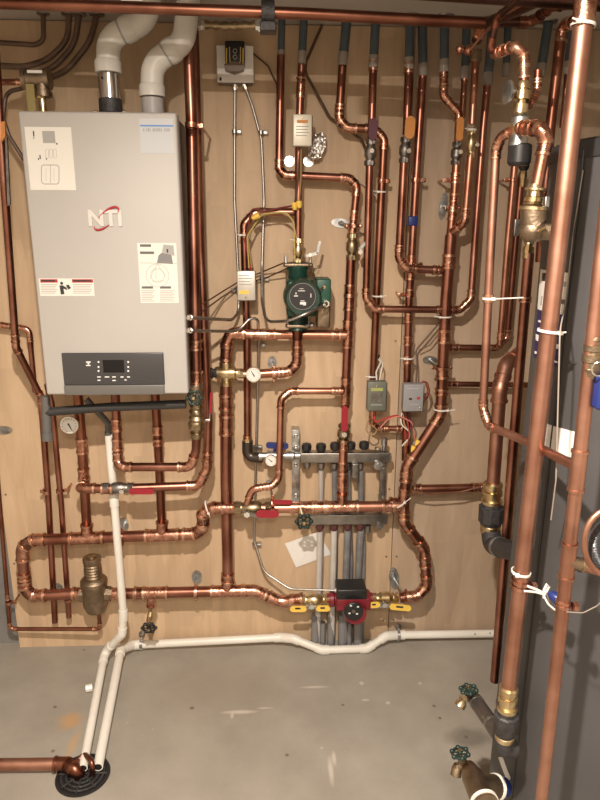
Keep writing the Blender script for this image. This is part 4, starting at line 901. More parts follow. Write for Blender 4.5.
# ============================================================ grey floor loops
def pexrun(label, pts, w, d, m): return tubing(label, pts, w, d, m, 'floor_heating_tube', 'tube', group='floor heating tubes')
pexrun('pale translucent tube below the lower manifold, running in front of the note', [(320, 530, .075), (319, 575, .07), (317, 655, .05)], 6, .07, PEXL)
pexrun('grey tube second from the left below the lower manifold', [(334, 530, .075), (333, 575, .07), (331, 655, .05)], 6.5, .07, PEXL)
pexrun('darker grey tube third from the left below the lower manifold', [(347.5, 530, .075), (346, 575, .07), (343.5, 656, .05)], 7, .07, PEX)
pexrun('grey tube fourth from the left below the lower manifold', [(360.5, 530, .075), (358, 575, .07), (356.5, 656, .05)], 7, .07, PEX)
pexrun('translucent tube under the upper manifold\'s second knob', [(321, 470, .085), (321, 500, .04), (321.5, 560, .02), (318, 650, .02)], 5, .04, PEXL)
pexrun('grey tube under the upper manifold\'s third knob', [(334.5, 470, .085), (335, 500, .05), (335, 560, .025), (332, 650, .025)], 6, .04, PEX)
pexrun('grey tube under the upper manifold\'s fourth knob', [(347.5, 470, .085), (348, 500, .05), (350.5, 560, .03), (349, 652, .03)], 6, .04, PEX)
pexrun('grey tube under the upper manifold\'s last knob', [(361, 470, .085), (361, 500, .05), (363, 545, .03), (361, 652, .03)], 6, .04, PEX)
for (x, y0, y1, w, lb) in ((315, 614, 648, 8.5, 'leftmost'), (322.5, 622, 644, 5, 'second from left'), (330.5, 612, 648, 7.5, 'third from left'), (342, 614, 652, 8.5, 'fourth from left'), (349, 622, 650, 5, 'second from right'), (357.5, 614, 651, 9, 'rightmost')):
    a = P(x+.6, y0, .055); b_ = P(x, y1, .055); b_.z = 0.001; q = B(); r = S(w, b_)/2; q.lathe(b_, a-b_, [(0, r), ((a-b_).length, r*.95), ((a-b_).length, r*.8)], 16)
    tag(q.put('floor_sleeve', mat('sleeve_grey', (.2, .2, .205), .6)), 'grey protective tube end rising from the floor under the pump, '+lb, 'tube sleeve', 'grey tube sleeves at the floor')
# ============================================================ note on the wall
q = B(); q.poly([P(285, 543.5, .001), P(317.5, 532, .004), P(331.5, 554, .001), P(296, 567.5, .006)], (0, -.0012, 0)); tag(q.put('paper_note', WHITE), 'white sheet of paper fixed askew on plywood under the manifolds', 'paper')
# ============================================================ maroon pump
mp_ = thing('circulator_pump', 'maroon circulator pump with black control box and round dial', 'pump', P(352, 620, .15))
q = B(); q.lathe(P(327, 599, .14), (1, 0, 0), [(0, .022), (.012, .022), (.012, .032), (.024, .032), (.03, .024), (.06, .03), (.12, .03), (.15, .024), (.156, .032), (.168, .032), (.168, .022), (.18, .022)], 26); q.put('volute', MAROON, mp_)
q = B(); q.lathe(P(353.5, 604, .15), (0, -1, 0), [(0, .045), (.02, .046), (.04, .045), (.075, .041)], 30); q.put('motor', MAROON, mp_)
q = B(); fbox(q, 336.5, 599, 371, 611, .195, .12, .006); q.put('motor_collar', MAROON, mp_)
q = B(); q.lathe(P(353.5, 610.5, .225), (0, -1, 0), [(0, .037), (.006, .037), (.008, .034), (.012, .034)], 30); fp = q.put('dial_face', BLACK, mp_)
q = B(); q.lathe(P(353.5, 611, .2365), (0, -1, 0), [(0, .008), (.004, .007)], 12); q.put('dial_knob', DSTEEL, fp)
for (x, y) in ((349.5, 613.5), (358, 607), (351, 606), (357, 614)):
    q = B(); fbox(q, x-1, y-.6, x+1, y+.6, .239, .23); q.put('dial_print', WHITE, fp)
q = B(); fbox(q, 337, 590, 367, 600, .2, .115, .006); cb = q.put('control_box', BLACK, mp_)
q = B(); lever(q, 341, 596, 353, 594, 2, .201, .003); q.put('cover_rib', BLACK, cb)
for (lb, a, c, hs, bt) in (('brass flange valve left of the maroon pump with yellow handle', (300, 600), (329, 599.5), ((290, 608.5, 306.5, 608.5), (316, 608, 330, 608)), (311.5, 605.5)),
                           ('brass flange valve right of the maroon pump with yellow handle', (371, 598.5), (398, 598), ((368.5, 605, 380, 604), (389.5, 606, 411, 608)), (384.5, 604))):
    v = ballvalve(lb, a, c, .14, 13, BRASS, None, None, bt)
    for h in hs:
        o = lever(B(), *h, 6.2, .18).put('yellow_handle', YEL, v)
        lever(B(), h[0]*.7+h[2]*.3, h[1]*.7+h[3]*.3, h[0]*.35+h[2]*.65, h[1]*.35+h[3]*.65, 2, .1862, .0006).put('handle_print', INK, o)
    q = B(); fbox(q, bt[0]-9 if bt[0] < 350 else bt[0]-11, bt[1]+1, bt[0]+9, bt[1]+4, .179, .175); q.put('lever_plate', STEEL, v)
# ============================================================ green pump
gp = thing('circulator_pump', 'dark green circulator pump with black round nameplate on the middle leg', 'pump', P(300, 325, .12))
q = B(); q.lathe(P(298, 262, .12), (0, 0, -1), [(0, .03), (.012, .04), (.02, .04), (.03, .034), (.1, .036), (.12, .04), (.21, .036), (.22, .03), (.235, .034)], 26); q.put('volute', GREEN, gp)
q = B(); fbox(q, 286.5, 280, 317, 317, .225, .07, .012); q.put('pump_body', GREEN, gp)
q = B(); q.lathe(P(302, 296, .17), (0, -1, 0), [(0, .065), (.04, .064), (.07, .06), (.085, .054)], 34); q.put('motor', GREEN, gp)
q = B(); q.lathe(P(302.5, 296.5, .2545), (0, -1, 0), [(0, .046), (.003, .046)], 32); npl = q.put('nameplate', BLACK, gp)
for (x0, y0, x1, y1) in ((300, 302, 306, 304.5), (298, 290.5, 305, 291.2), (299.5, 288.5, 303.5, 289), (295.5, 292.5, 296.5, 294.5), (294, 295.5, 298, 296.5), (310.5, 293.5, 311.3, 297.5), (300.5, 300.5, 304.5, 301.2), (303, 304.6, 306, 305.4)):
    q = B(); fbox(q, x0, y0, x1, y1, .2585, .2555); q.put('plate_print', WHITE, npl)
q = B(); q.torus(P(302.5, 296.5, .2575), (0, 1, 0), .043, .0007, 30); q.put('plate_rim', INKG, npl)
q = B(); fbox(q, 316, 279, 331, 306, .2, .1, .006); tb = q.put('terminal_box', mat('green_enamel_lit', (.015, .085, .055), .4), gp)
q = B(); fbox(q, 317, 305, 330.5, 328, .165, .08, .006); q.put('lower_housing', BRONZE, gp)
q = B(); q.lathe(P(324, 287, .2), (0, -1, 0), [(0, .007), (.004, .005)], 12); q.put('screw', BRASS, tb)
q = B(); q.lathe(P(326, 303.5, .2), (0, -1, 0), [(0, .012), (.01, .012)], 6); q.put('conduit_nut', CHROME, tb)
for (y, w_) in ((264.5, 29), (325, 24)):
    root_ = gp; c_ = P(298, y, .12)
    q = B(); q.box(c_, (S(w_, c_), .075, .014), bev=.005); q.put('flange', BRONZE, gp)
    for s in (-1, 1):
        q = B(); bolt(q, c_+Vector((s*S(w_, c_)*.42, 0, -.007)), (0, 0, 1), .009); q.lathe(c_+Vector((s*S(w_, c_)*.42, 0, 0)), (0, 0, 1), [(0, .005), (.03, .005)], 8); q.put('flange_bolt', STEEL, gp)
iso = ballvalve('brass isolation valve with bent steel lever over the green pump', (298.5, 238), (298, 264), .11, 10, BRASS, None, None, (310, 255))
q = B(); lever(q, 306, 256, 318, 253, 3, .14, .003); lever(q, 317, 254, 320, 241, 2.5, .14, .003); q.put('handle', STEEL, iso)
q = B(); lever(q, 305, 264, 319, 268, 2.5, .13, .003); lever(q, 318, 267, 318.5, 275, 2.5, .13, .003); tag(q.put('lever_bracket', BRONZE), 'small bronze hook lever jutting right above the green pump', 'lever')
q = B(); q.cyl(P(304, 327, .15), P(312, 323, .17), .006, 10); q.ball(P(312, 325, .17), .009); tag(q.put('drain_plug', STEEL), 'small steel plug fitting at the green pump\'s foot', 'plug')
q = B(); q.lathe(P(297.5, 326, .13), (0, 0, -1), [(0, .02), (.03, .02), (.05, .017)], 16); tag(q.put('pump_adapter', COPD), 'dark copper adapter under the green pump\'s lower flange', 'pipe fitting')
# ============================================================ switch box and conduits
sb = thing('control_switch', 'white square wall plate with black and gold switch unit near ceiling', 'switch', P(235, 83, 0))
q = B(); fbox(q, 217.5, 46, 252.5, 83, .055, .004, .003); q.put('steel_box', DSTEEL, sb)
q = B(); fbox(q, 216.5, 45, 253.5, 82.5, .06, .053, .004); pl = q.put('cover_plate', mat('bright_plate', (.82, .8, .77), .4), sb)
q = B(); fbox(q, 219.5, 77.5, 221.5, 80.5, .063, .058, .0005); q.put('plate_screw', INK, pl)
q = B(); fbox(q, 225, 40.5, 244.5, 66, .085, .055, .005); q.put('switch_body', BLACK, sb)
q = B()
pp = [P(226.5, 48, .087), P(226.5, 65, .087), P(235, 67.5, .087), P(243, 65, .087), P(243, 48, .087)]; q.tube(pp, .0022, 8)
q.put('outer_gold_trim', YEL, sb)
q = B(); pp, _ = smooth_path([P(229.5, 47, .088), P(229.8, 64, .088), P(240.5, 64, .088), P(240.5, 47, .088)], .012, 6); q.tube(pp, .0018, 8); q.put('inner_gold_trim', mat('pale_gold', (.75, .62, .36), .35, .5), sb)
q = B(); ppoly(q, [(225, 66.5), (234.8, 63.5), (244.5, 66.5), (244, 71.5), (235, 75), (225.5, 71.5)], .06, .034); q.put('lower_hood', mat('brown_hood', (.16, .11, .07), .4), sb)
for y in (51, 57):
    q = B(); q.torus(P(235, y, .087), (0, 1, 0), .006, .0016, 16); q.put('ring_mark', STEEL, sb)
flexline('flexible steel conduit from the wall plate straight down to the boiler cable', [(235, 84, .03), (234.5, 140, .02), (234.5, 200, .02), (238, 270, .03), (239, 312, .05), (232, 320, .1), (205, 318.5, .3), (188.5, 317.5, .39)], 3.6, .03)
flexline('flexible steel conduit from the wall plate looping under the green pump', [(244, 84, .03), (252, 105, .02), (261.5, 140, .02), (264, 200, .02), (262, 265, .04), (262, 300, .1), (266, 322, .18), (288, 321, .27), (308, 313, .29), (326, 304, .22)], 3.6, .03)
flexline('flexible steel conduit arching from boiler side down to the maroon pump', [(188.5, 330.5, .39), (205, 331, .3), (238, 331.5, .17), (250, 318, .16), (258, 319, .15), (258.5, 345, .06), (257, 420, .03), (255.5, 480, .03), (254, 540, .04), (264, 572, .08), (290, 589, .12), (339, 590.5, .16)], 3.8, .03)
for (x, y, lb) in ((234.5, 132, 'straight conduit high on the wall'), (261, 133, 'looping conduit high on the wall'), (259, 345, 'arching conduit below the cross run'), (255.5, 447, 'arching conduit left of the blue handle'), (254.5, 544, 'arching conduit left of the note'), (262, 279, 'looping conduit left of the green pump'), (238, 290, 'straight conduit beside the silver aquastat')):
    root = thing('conduit_clip', 'small steel one hole clip on the '+lb, 'clip', P(x, y, 0), 'steel conduit clips')
    q = B(); q.lathe(P(x, y+1.5, .03), (0, 0, 1), [(0, .009), (.012, .009), (.012, .0075), (0, .0075), (0, .009)], 14, caps=False); q.put('saddle', STEEL, root)
    sg = -1 if x in (238,) else 1
    q = B(); c_ = P(x+sg*4.5, y, .012); q.box(c_, (.018, .024, .012), bev=.002); q.put('foot', STEEL, root)
# wiring around the pump arch
cable('pair of brown control wires from the arch to the upper aquastat, left strand', [(300, 146, .13), (298.5, 175, .13), (295, 203, .13)], 2, .13, WIREB)
cable('tan control wire from upper aquastat to the yellow nuts', [(301, 146, .13), (301, 178, .13), (299, 203, .13)], 1.8, .13, WIREY)
cable('tan cable following the copper arch down to the green pump', [(252, 268, .11), (248, 240, .11), (258, 216, .11), (280, 212, .12), (292, 218, .13), (297, 240, .14)], 1.8, .11, WIREY)
cable('yellowish cable inside the copper arch', [(249, 268, .115), (247, 236, .115), (262, 214, .115), (286, 212, .125), (294, 222, .135), (295, 262, .14)], 1.4, .11, mat('yellow_wire', (.5, .4, .12), .5))
cable('dark red cable braided over the copper arch', [(253, 270, .1), (246, 238, .1), (252, 207, .1), (262, 212, .1), (280, 208, .1), (292, 206, .12)], 1.8, .1, mat('dark_red_wire', (.16, .03, .025), .5))
cable('red wire dropping into the silver aquastat', [(251, 271, .11), (247, 250, .11), (244, 238, .1)], 1.6, .1, WIRER)
for (x0, y0, x1, y1, lb) in ((252, 218.5, 259, 215, 'leftmost, over the arch bend'), (295, 210, 294, 202.5, 'middle, on the pump pipe'), (299.5, 208, 299, 201, 'rightmost, on the pump pipe')):
    q = B(); a = P(x0, y0, .14); b_ = P(x1, y1, .14); L = (b_-a).length; q.lathe(a, b_-a, [(0, .006), (L*.4, .009), (L, .0105)], 8); tag(q.put('wire_nut', YEL), 'yellow wire nut '+lb, 'wire nut', 'yellow wire nuts')
tie('white tie around the left leg of the copper arch', (244.5, 235), .07, 10, tail=-3)
tie('white tie around the pump pipe just above its valve', (298, 240), .1, 10, tail=-4)
cable('brown cable sagging from boiler side across to the green pump, upper strand', [(203, 304, .2), (225, 290, .06), (240, 281, .03), (262, 272, .03), (286, 262, .1)], 1.6, .06, WIREB)
cable('brown cable sagging from boiler side across to the green pump, lower strand', [(203, 311, .2), (222, 297, .06), (242, 284, .03), (266, 278, .03), (288, 268, .1)], 1.6, .06, WIREB)
cable('brown wire from pump collar to the terminal box screw', [(309, 264, .16), (314, 280, .22), (317, 291, .25), (324, 287, .207)], 1.4, .2, WIREB)
cable('thin dark cable hanging from ceiling past the cream aquastat to the purple valve', [(322, 25, .03), (306, 62, .05), (305, 72, .06), (330, 118, .02), (350, 131, .02), (362, 140, .03), (366, 150, .06)], 3, .03, WIREB)
cable('faint brown cable curving out beside the wall plate', [(249, 50, .02), (268, 66, .02), (277, 85, .02), (278, 160, .03)], 1.8, .02, WIREB)
cable('thin white wire swinging behind the jogged pipe', [(357, 178, .05), (366, 186, .03), (380, 200, .1)], 1.2, .05, WIREW)
cable('thin copper coloured wire along the short horizontal stub', [(412, 491, .12), (430, 494, .12), (460, 492, .12), (480, 487, .12)], 1.6, .12, COPB)
# crumpled foil tag
bm_ = bmesh.new(); bmesh.ops.create_icosphere(bm_, subdivisions=3, radius=1)
c_ = P(317, 147, .05)
for v_ in bm_.verts:
    n_ = .75+.5*random.random(); v_.co = Vector((v_.co.x*.026*n_, v_.co.y*.01*n_, v_.co.z*.042*n_))
    v_.co = Matrix.Rotation(.35, 3, 'Y') @ v_.co+c_
q = B(); q.bm.free(); q.bm = bm_; tag(q.put('foil_wrap', FOILM, None, 5), 'crumpled silver foil stuck behind the cream aquastat', 'foil')
for (x, lb) in ((289.5, 'left'), (308.5, 'right')):
    root = thing('wall_bolt', 'bright round washer and bolt under the cream aquastat, '+lb+' side', 'bolt', P(x, 161, 0), 'washers under the cream aquastat')
    q = B(); q.lathe(P(x, 161.5, .001), (0, -1, 0), [(0, .018), (.004, .018)], 20); q.put('washer', CHROME, root)
    q = B(); bolt(q, P(x, 161.5, .005), (0, -1, 0), .008); q.put('bolt_head', STEEL, root)
# ============================================================ upper right mixing valve and circuit setter
KS = .72
def sc_(pr): return [(t*KS, r*KS) for t, r in pr]
mv = thing('mixing_valve', 'steel grey mixing valve with black cap, brass stem and side dial', 'valve', P(521, 165, 1.0))
D_ = 1.0
q = B(); a = P(521, 110, D_); b_ = P(520.5, 146, D_); L = a.z-b_.z; q.lathe(a, (0, 0, -1), [(0, .009), (.15*L, .013), (.2*L, .017), (.5*L, .017), (.7*L, .018), (L, .02)], 24); q.put('body', STEEL, mv)
q = B(); q.lathe(P(520.5, 144, D_), (0, 0, -1), sc_([(0, .028), (.004, .033), (.05, .033), (.058, .027)]), 12); q.put('black_cap', BLACK, mv)
q = B(); q.lathe(P(511, 130, D_), (1, 0, 0), sc_([(0, .019), (.02, .019)]), 8); q.put('left_port', BRASS, mv)
q = B(); a = P(524, 80, 1.0); q.lathe(a, (-.04, 0, -1), sc_([(0, .012), (.01, .018), (.022, .018), (.022, .014), (.028, .014), (.028, .022), (.05, .022), (.05, .013), (.062, .012), (.062, .02), (.085, .02), (.088, .014), (.11, .014)]), 18); q.put('brass_unions', BRASS, mv)
q = B(); q.lathe(P(511, 92, 1.0), (-.93, -.12, 0), sc_([(0, .012), (.006, .03), (.012, .031), (.015, .026)]), 26); q.put('side_dial', STEEL, mv)
q = B(); q.cyl(P(517, 91, 1.0), P(510, 92, 1.0), .005, 10); q.put('dial_stem', STEEL, mv)
run('small dark copper loop right of the brass mixing unions', [(538, 70, .95), (537, 92, .95), (532, 103, .97), (524, 107, 1.0)], 7.5, .95, COPD, bend=1.2, coup=[(538, 84, 1.4)])
sv = thing('small_valve', 'small black and brass fitting right below the black valve cap', 'valve', P(523, 190, .9))
q = B(); q.ball(P(524, 166, .9), .012); q.put('black_knob', BLACK, sv)
q = B(); q.lathe(P(524, 170, .9), (0, 0, -1), [(0, .006), (.014, .008), (.02, .006), (.035, .006)], 12); q.put('brass_stem', BRASS, sv)
bu = thing('strainer', 'large dull bronze fitting with brass flange, behind the nearest pipe', 'strainer', P(534, 250, 1.1))
D_ = 1.1
a = P(536, 184, D_); k_ = S(1, a)
q = B(); q.lathe(a, (-.06, 0, -1), [(0, 6*k_), (3*k_, 7*k_), (4*k_, 10*k_), (6*k_, 10*k_), (6*k_, 6*k_), (12*k_, 7*k_), (13*k_, 9*k_), (17*k_, 9*k_), (17*k_, 8*k_), (20*k_, 10*k_)], 20); q.put('brass_union', BRASS, bu)
q = B(); q.lathe(P(534.5, 206, D_), (-.04, 0, -1), [(0, 12.5*k_), (1*k_, 14.5*k_), (4*k_, 14.5*k_), (4.5*k_, 13.5*k_)], 30); q.put('flange', BRASS, bu)
q = B(); pa, _ = smooth_path([P(534.3, 209, D_), P(534, 230, D_), P(560, 232, D_+.02)], .03, 12)
q.tube(pa, 0, 28, radii=[13.5*k_-(5*k_)*max(0, (i/(len(pa)-1)-.5))*2 for i in range(len(pa))]); q.put('body', BRONZE, bu)
q = B(); q.ball(P(533, 230, D_), 14.2*k_, (1, 1, .9)); q.put('bowl', BRONZE, bu)
q = B(); lever(q, 537, 232, 545, 226, 1.8, D_+.032, .006); q.put('cast_rib', BRASS, bu)
q = B(); fbox(q, 545, 196, 550, 212, D_-.0, D_-.02, .002); q.put('steel_tab', STEEL, bu)
bs = thing('union_fitting', 'small brass union topping the slanting open ended copper pipe', 'pipe fitting', P(529, 253, .55))
q = B(); q.lathe(P(529.5, 240, .55), (-.04, 0, -1), [(0, .01), (.006, .014), (.012, .014), (.012, .011), (.018, .011), (.018, .016), (.035, .016), (.035, .013), (.05, .014)], 10); q.put('body', BRASS, bs)
q = B(); q.tube([P(524, 236, .55), P(529, 242, .55)], .009, 12); q.put('inlet_elbow', BRONZE, bs)
q = B(); fbox(q, 514.5, 219, 519.5, 236, .3, .294, .002); tag(q.put('steel_tag', STEEL), 'small galvanized strip between the risers left of the bronze strainer', 'bracket')
tie('white tie joining the pinkish riser to the slanting pipe', (488, 298.5), .97, 9.5, tail=30)
# brass fittings hanging near the upper riser tops
q = B(); q.tube([P(457, 53, .3), P(462, 50, .3), P(470, 50, .3)], .009, 10); q.ball(P(460, 49, .31), .013); q.ball(P(469, 50, .31), .015); tag(q.put('fluxed_tee', FIT), 'shiny fluxed copper elbow at the top of the tie banded pipe', 'pipe fitting')
q = B(); q.lathe(P(476, 50, .17), (0, 0, -1), [(0, .018), (.03, .02), (.035, .016)], 14); tag(q.put('pipe_cuff', BRONZE), 'dull bronze cuff at the head of the tie banded pipe', 'pipe fitting')
# ============================================================ unions and drain valves at right
def union(label, x, y0, y1, w, d, extra=None):
    a = P(x[0], y0, d); b_ = P(x[1], y1, d); ax = b_-a; L = ax.length; k_ = S(1, a); r = w/2*k_; root = thing('union_fitting', label, 'pipe fitting', b_)
    B().lathe(a, ax, [(0, r*.62), (.03*L, r*.74), (.1*L, r*.74), (.1*L, r*.6), (.16*L, r*.6), (.17*L, r*.76), (.24*L, r*.76), (.24*L, r*.66), (.34*L, r*.66), (.34*L, r*.82), (.4*L, r*.8)], 24).put('brass_adapter', BRASS, root)
    B().lathe(a+ax*.4, ax, [(0, r*.8), (.06*L, r*.82), (.08*L, r), (.34*L, r), (.38*L, r*.85), (.42*L, r*.8)], 10).put('black_nut', BIRON, root)
    B().lathe(a+ax*.82, ax, [(0, r*.7), (.02*L, r*.78), (.08*L, r*.78), (.1*L, r*.72), (.18*L, r*.72)], 24).put('lower_collar', BRASS, root)
    return root
union('black union with brass collars under the thick copper pipe', (493, 490), 482, 533, 26, .5)
el = thing('iron_elbow', 'black iron elbow curving from the upper union towards the tank', 'pipe fitting', P(500, 556, .5))
p3 = [P(490.5, 528, .5), P(492, 545, .52), P(520, 553, .72)]; pa, _ = smooth_path(p3, .06, 12); B().tube(pa, S(19, p3[0])/2, 22).put('body', BIRON, el)
cs_ = cum(pa); B().tube(sub(pa, cs_, cs_[-1]*.38, cs_[-1]*.43), S(20.5, p3[0])/2, 22).put('seam_band', STEEL, el)
B().lathe(P(490.5, 527, .5), (0, 0, -1), [(0, S(9, p3[0])), (.008, S(9.8, p3[0])), (.016, S(9.8, p3[0]))], 22).put('brass_band', BRASS, el)
union('black union with brass rings at the nearest tall pipe\'s foot', (509, 504), 686, 744, 25, 1.2)
el = thing('iron_elbow', 'black iron stub below the foot union, turning to the tank', 'pipe fitting', P(504, 752, 1.2))
pa, _ = smooth_path([P(504.5, 738, 1.2), P(503, 749, 1.2), P(513, 748, 1.19)], .02, 8); B().tube(pa, S(18, P(504, 740, 1.2))/2, 20).put('body', BIRON, el)
# upper drain: iron pipe with valve
ip = thing('iron_drain_pipe', 'grey iron nipple slanting up left from the foot union', 'pipe', P(497, 738, 1.15))
a = P(500, 736, 1.17); b_ = P(475, 700, 1.0); B().tube([a, b_], S(16, a)/2, 22).put('pipe', mat('grey_iron', (.12, .105, .095), .4, .7), ip)
for t in (.28, .88): B().lathe(a.lerp(b_, t), b_-a, [(0, S(8.5, a)), (.004, S(8.9, a)), (.008, S(8.5, a))], 22).put('end_ring', STEEL, ip)
dw = thing('drain_valve', 'bronze drain valve with green wheel, upper of the two by the tank', 'valve', P(463, 702, 1.0))
B().tube([P(475, 702, 1.0), P(468, 695, .99), P(463, 699, 1.02)], S(9, b_)/2, 16).put('body', BRONZE, dw)
B().lathe(P(461, 704, 1.03), (-.5, -.3, -.5), [(-.012, .008), (-.004, .013), (.008, .014), (.01, .01)], 16).put('outlet', BRASS, dw)
B().cyl(P(468, 697, .99), P(468.5, 690, 1.0), .011, 12).put('bonnet', BRONZE, dw)
handwheel(P(468.5, 689.5, 1.0), S(18, P(468, 690, 1.0))/2, (-.15, .12, 1), dw)
# lower drain with bronze tee
dt = thing('bronze_tee', 'bronze tee with white taped threads at the bottom by the tank', 'pipe fitting', P(483, 800, 1.15))
a = P(468, 766, 1.08); b_ = P(486, 806, 1.2); B().tube([a, a.lerp(b_, .3), b_], 0, 22, radii=[S(7, a), S(11, a), S(12.5, a)]).put('body', BRONZE, dt)
c_ = a.lerp(b_, .55); e_ = P(495, 787, 1.12); B().tube([c_, e_], S(12, c_), 22).put('side_branch', BRONZE, dt)
B().lathe(e_, e_-c_, [(-.004, S(12, c_)), (0, S(12.8, c_)), (.006, S(12.8, c_))], 22).put('white_tape', TIE, dt)
B().lathe(e_+vec(c_, e_)*.006, e_-c_, [(0, S(9.5, c_)), (.03, S(9.5, c_))], 22).put('blue_nipple', BLUEV, dt)
B().lathe(a.lerp(b_, .86), b_-a, [(0, S(12.2, a)), (.002, S(13.4, a)), (.01, S(13.4, a))], 22).put('white_ring', TIE, dt)
dw = thing('drain_valve', 'bronze drain valve with green wheel on the bottom tee, lower of two', 'valve', P(460, 770, 1.08))
B().tube([P(470, 770, 1.09), P(464, 762, 1.08), P(458, 768, 1.08)], S(9, a)/2, 16).put('body', BRONZE, dw)
B().lathe(P(457, 768, 1.08), (-.2, -.3, -.9), [(-.01, .009), (.0, .013), (.018, .014), (.02, .01)], 16).put('outlet', BRONZE, dw)
B().cyl(P(463, 763, 1.08), P(460.5, 754, 1.1), .011, 12).put('bonnet', BRONZE, dw)
handwheel(P(460, 753, 1.1), S(19, P(460, 753, 1.1))/2, (-.15, .12, 1), dw)
# ============================================================ tank
TR = .30; TX, TY = .89, -1.03; TZ0, TZ1 = .0, P(575, 122, 1.3).z
print('TANKTOP', TZ1, 'sil', proj(Vector((TX-TR*.93, TY-TR*.36, 1.5))), proj(Vector((TX-TR*.93, TY-TR*.36, .1))))
tk = thing('water_tank', 'tall dark grey jacketed water tank filling the right edge', 'tank', (TX, TY, 0))
B().lathe((TX, TY, .04), (0, 0, 1), [(0, TR), (TZ1-.07, TR)], 96).put('jacket', TANKM, tk)
B().lathe((TX, TY, .0), (0, 0, 1), [(0, TR*.92), (.03, TR*1.01), (.045, TR*1.01)], 64).put('base_ring', TANKD, tk)
B().lathe((TX, TY, TZ1-.035), (0, 0, 1), [(0, TR*1.012), (.03, TR*1.012), (.036, TR*.98), (.04, .001)], 96).put('lid', TANKD, tk)
def PT(px, py, R=TR):
    v = fw+rt*((px-300)/F)+up*((400-py)/F); ox, oy = CAM.x-TX, CAM.y-TY
    A = v.x**2+v.y**2; Bq = 2*(ox*v.x+oy*v.y); Cq = ox*ox+oy*oy-R*R; D = Bq*Bq-4*A*Cq
    t = (-Bq-math.sqrt(max(D, 0)))/(2*A); return CAM+v*t
def patch(b, corners, e0=-.0005, e1=.0012, n=8):
    """sticker lying on the round jacket: corners TL,TR,BR,BL in the photograph"""
    tl, tr_, br2, bl2 = [PT(*c) for c in corners]
    def aa(p): return math.atan2(p.y-TY, p.x-TX) % (2*math.pi)
    g = []
    for i in range(n+1):
        row = []
        for j in range(n+1):
            u, v = j/n, i/n
            an = (aa(tl)*(1-u)+aa(tr_)*u)*(1-v)+(aa(bl2)*(1-u)+aa(br2)*u)*v; z = (tl.z*(1-u)+tr_.z*u)*(1-v)+(bl2.z*(1-u)+br2.z*u)*v
            row.append([b.bm.verts.new((TX+(TR+e)*math.cos(an), TY+(TR+e)*math.sin(an), z)) for e in (e0, e1)])
        g.append(row)
    for i in range(n):
        for j in range(n):
            for k in (0, 1): b.bm.faces.new((g[i][j][k], g[i][j+1][k], g[i+1][j+1][k], g[i+1][j][k]))
    for i in range(n):
        for (j) in (0, n): b.bm.faces.new((g[i][j][0], g[i+1][j][0], g[i+1][j][1], g[i][j][1])); b.bm.faces.new((g[j][i][0], g[j][i+1][0], g[j][i+1][1], g[j][i][1]))
    return b
q = B(); patch(q, [(541, 269), (571, 273), (566, 315), (538, 309)]); wl = q.put('white_label', LABEL, tk)
q = B(); patch(q, [(538, 309.5), (566, 315.5), (559, 367), (534, 356)]); nl = q.put('navy_label', NAVY, tk)
for (c, m_, pa_, nm) in (([(543, 273), (547, 273), (546.5, 281), (543, 281)], INK, wl, 'label_print'), ([(542, 296), (543.5, 296), (542.5, 305), (541, 305)], INKG, wl, 'label_print'), ([(563, 281), (567, 282), (566, 287), (562, 286)], INKG, wl, 'label_print'), ([(561.5, 299), (566, 300), (565, 304.5), (560.5, 303.5)], DSTEEL, wl, 'label_print'),
                        ([(539, 320), (541, 320.5), (541, 322.5), (539, 322)], WHITE, nl, 'white_letters'), ([(536.5, 334), (539, 335), (538.5, 341), (536.5, 340)], WHITE, nl, 'white_letters'), ([(555, 343), (557, 343.5), (556.5, 348.5), (554, 348)], WHITE, nl, 'white_letters'), ([(557.4, 344), (559.5, 344.5), (558.8, 349), (557, 348.5)], WHITE, nl, 'white_letters'), ([(535.5, 351), (537, 351.5), (536.8, 354), (535.3, 353.5)], WHITE, nl, 'white_letters'), ([(553, 360), (558.5, 361.5), (558.3, 363), (552.8, 361.5)], WHITE, nl, 'white_letters')):
    q = B(); patch(q, c, .001, .0018, 3); q.put(nm, m_, pa_)
q = B(); patch(q, [(541, 421), (576.5, 432), (574, 458), (541, 444)], .0005, .003); tag(q.put('paper_sheet', WHITE), 'white paper sheet stuck on the tank behind the tee pipe', 'paper')
q = B(); patch(q, [(536, 482), (538.5, 482.5), (538, 494), (535.5, 493.5)], .0005, .002, 4); tag(q.put('small_sticker', WHITE), 'narrow white sticker low on the tank\'s left edge, above the wire bundle', 'sticker')
q = B(); patch(q, [(531, 533), (534, 533.5), (533.5, 545), (530.5, 544.5)], .0005, .002, 4); tag(q.put('small_sticker', WHITE), 'narrow white sticker next to the black iron elbow', 'sticker')
q = B(); patch(q, [(499, 757), (503, 757), (511, 778), (508.5, 782)], .0005, .002, 4); tag(q.put('paper_tag', WHITE), 'slanting white tag beside the blue nipple at the bottom', 'tag')
# seam on the jacket
q = B(); q.tube([PT(584, 150, TR+.002), Vector((PT(584, 150).x, PT(584, 150).y, .06))], .003, 8); q.put('jacket_seam', TANKD, tk)
cable('thin grey sensor wire hanging down the tank beside the nearest tall pipe', [PT(583, 170, TR+.004), PT(573, 235, TR+.004), PT(566, 300, TR+.02), P(560, 330, 1.24), P(556, 480, 1.24), P(551, 520, 1.22)], 1.5, 1.2, mat('sensor_wire', (.3, .26, .22), .5))
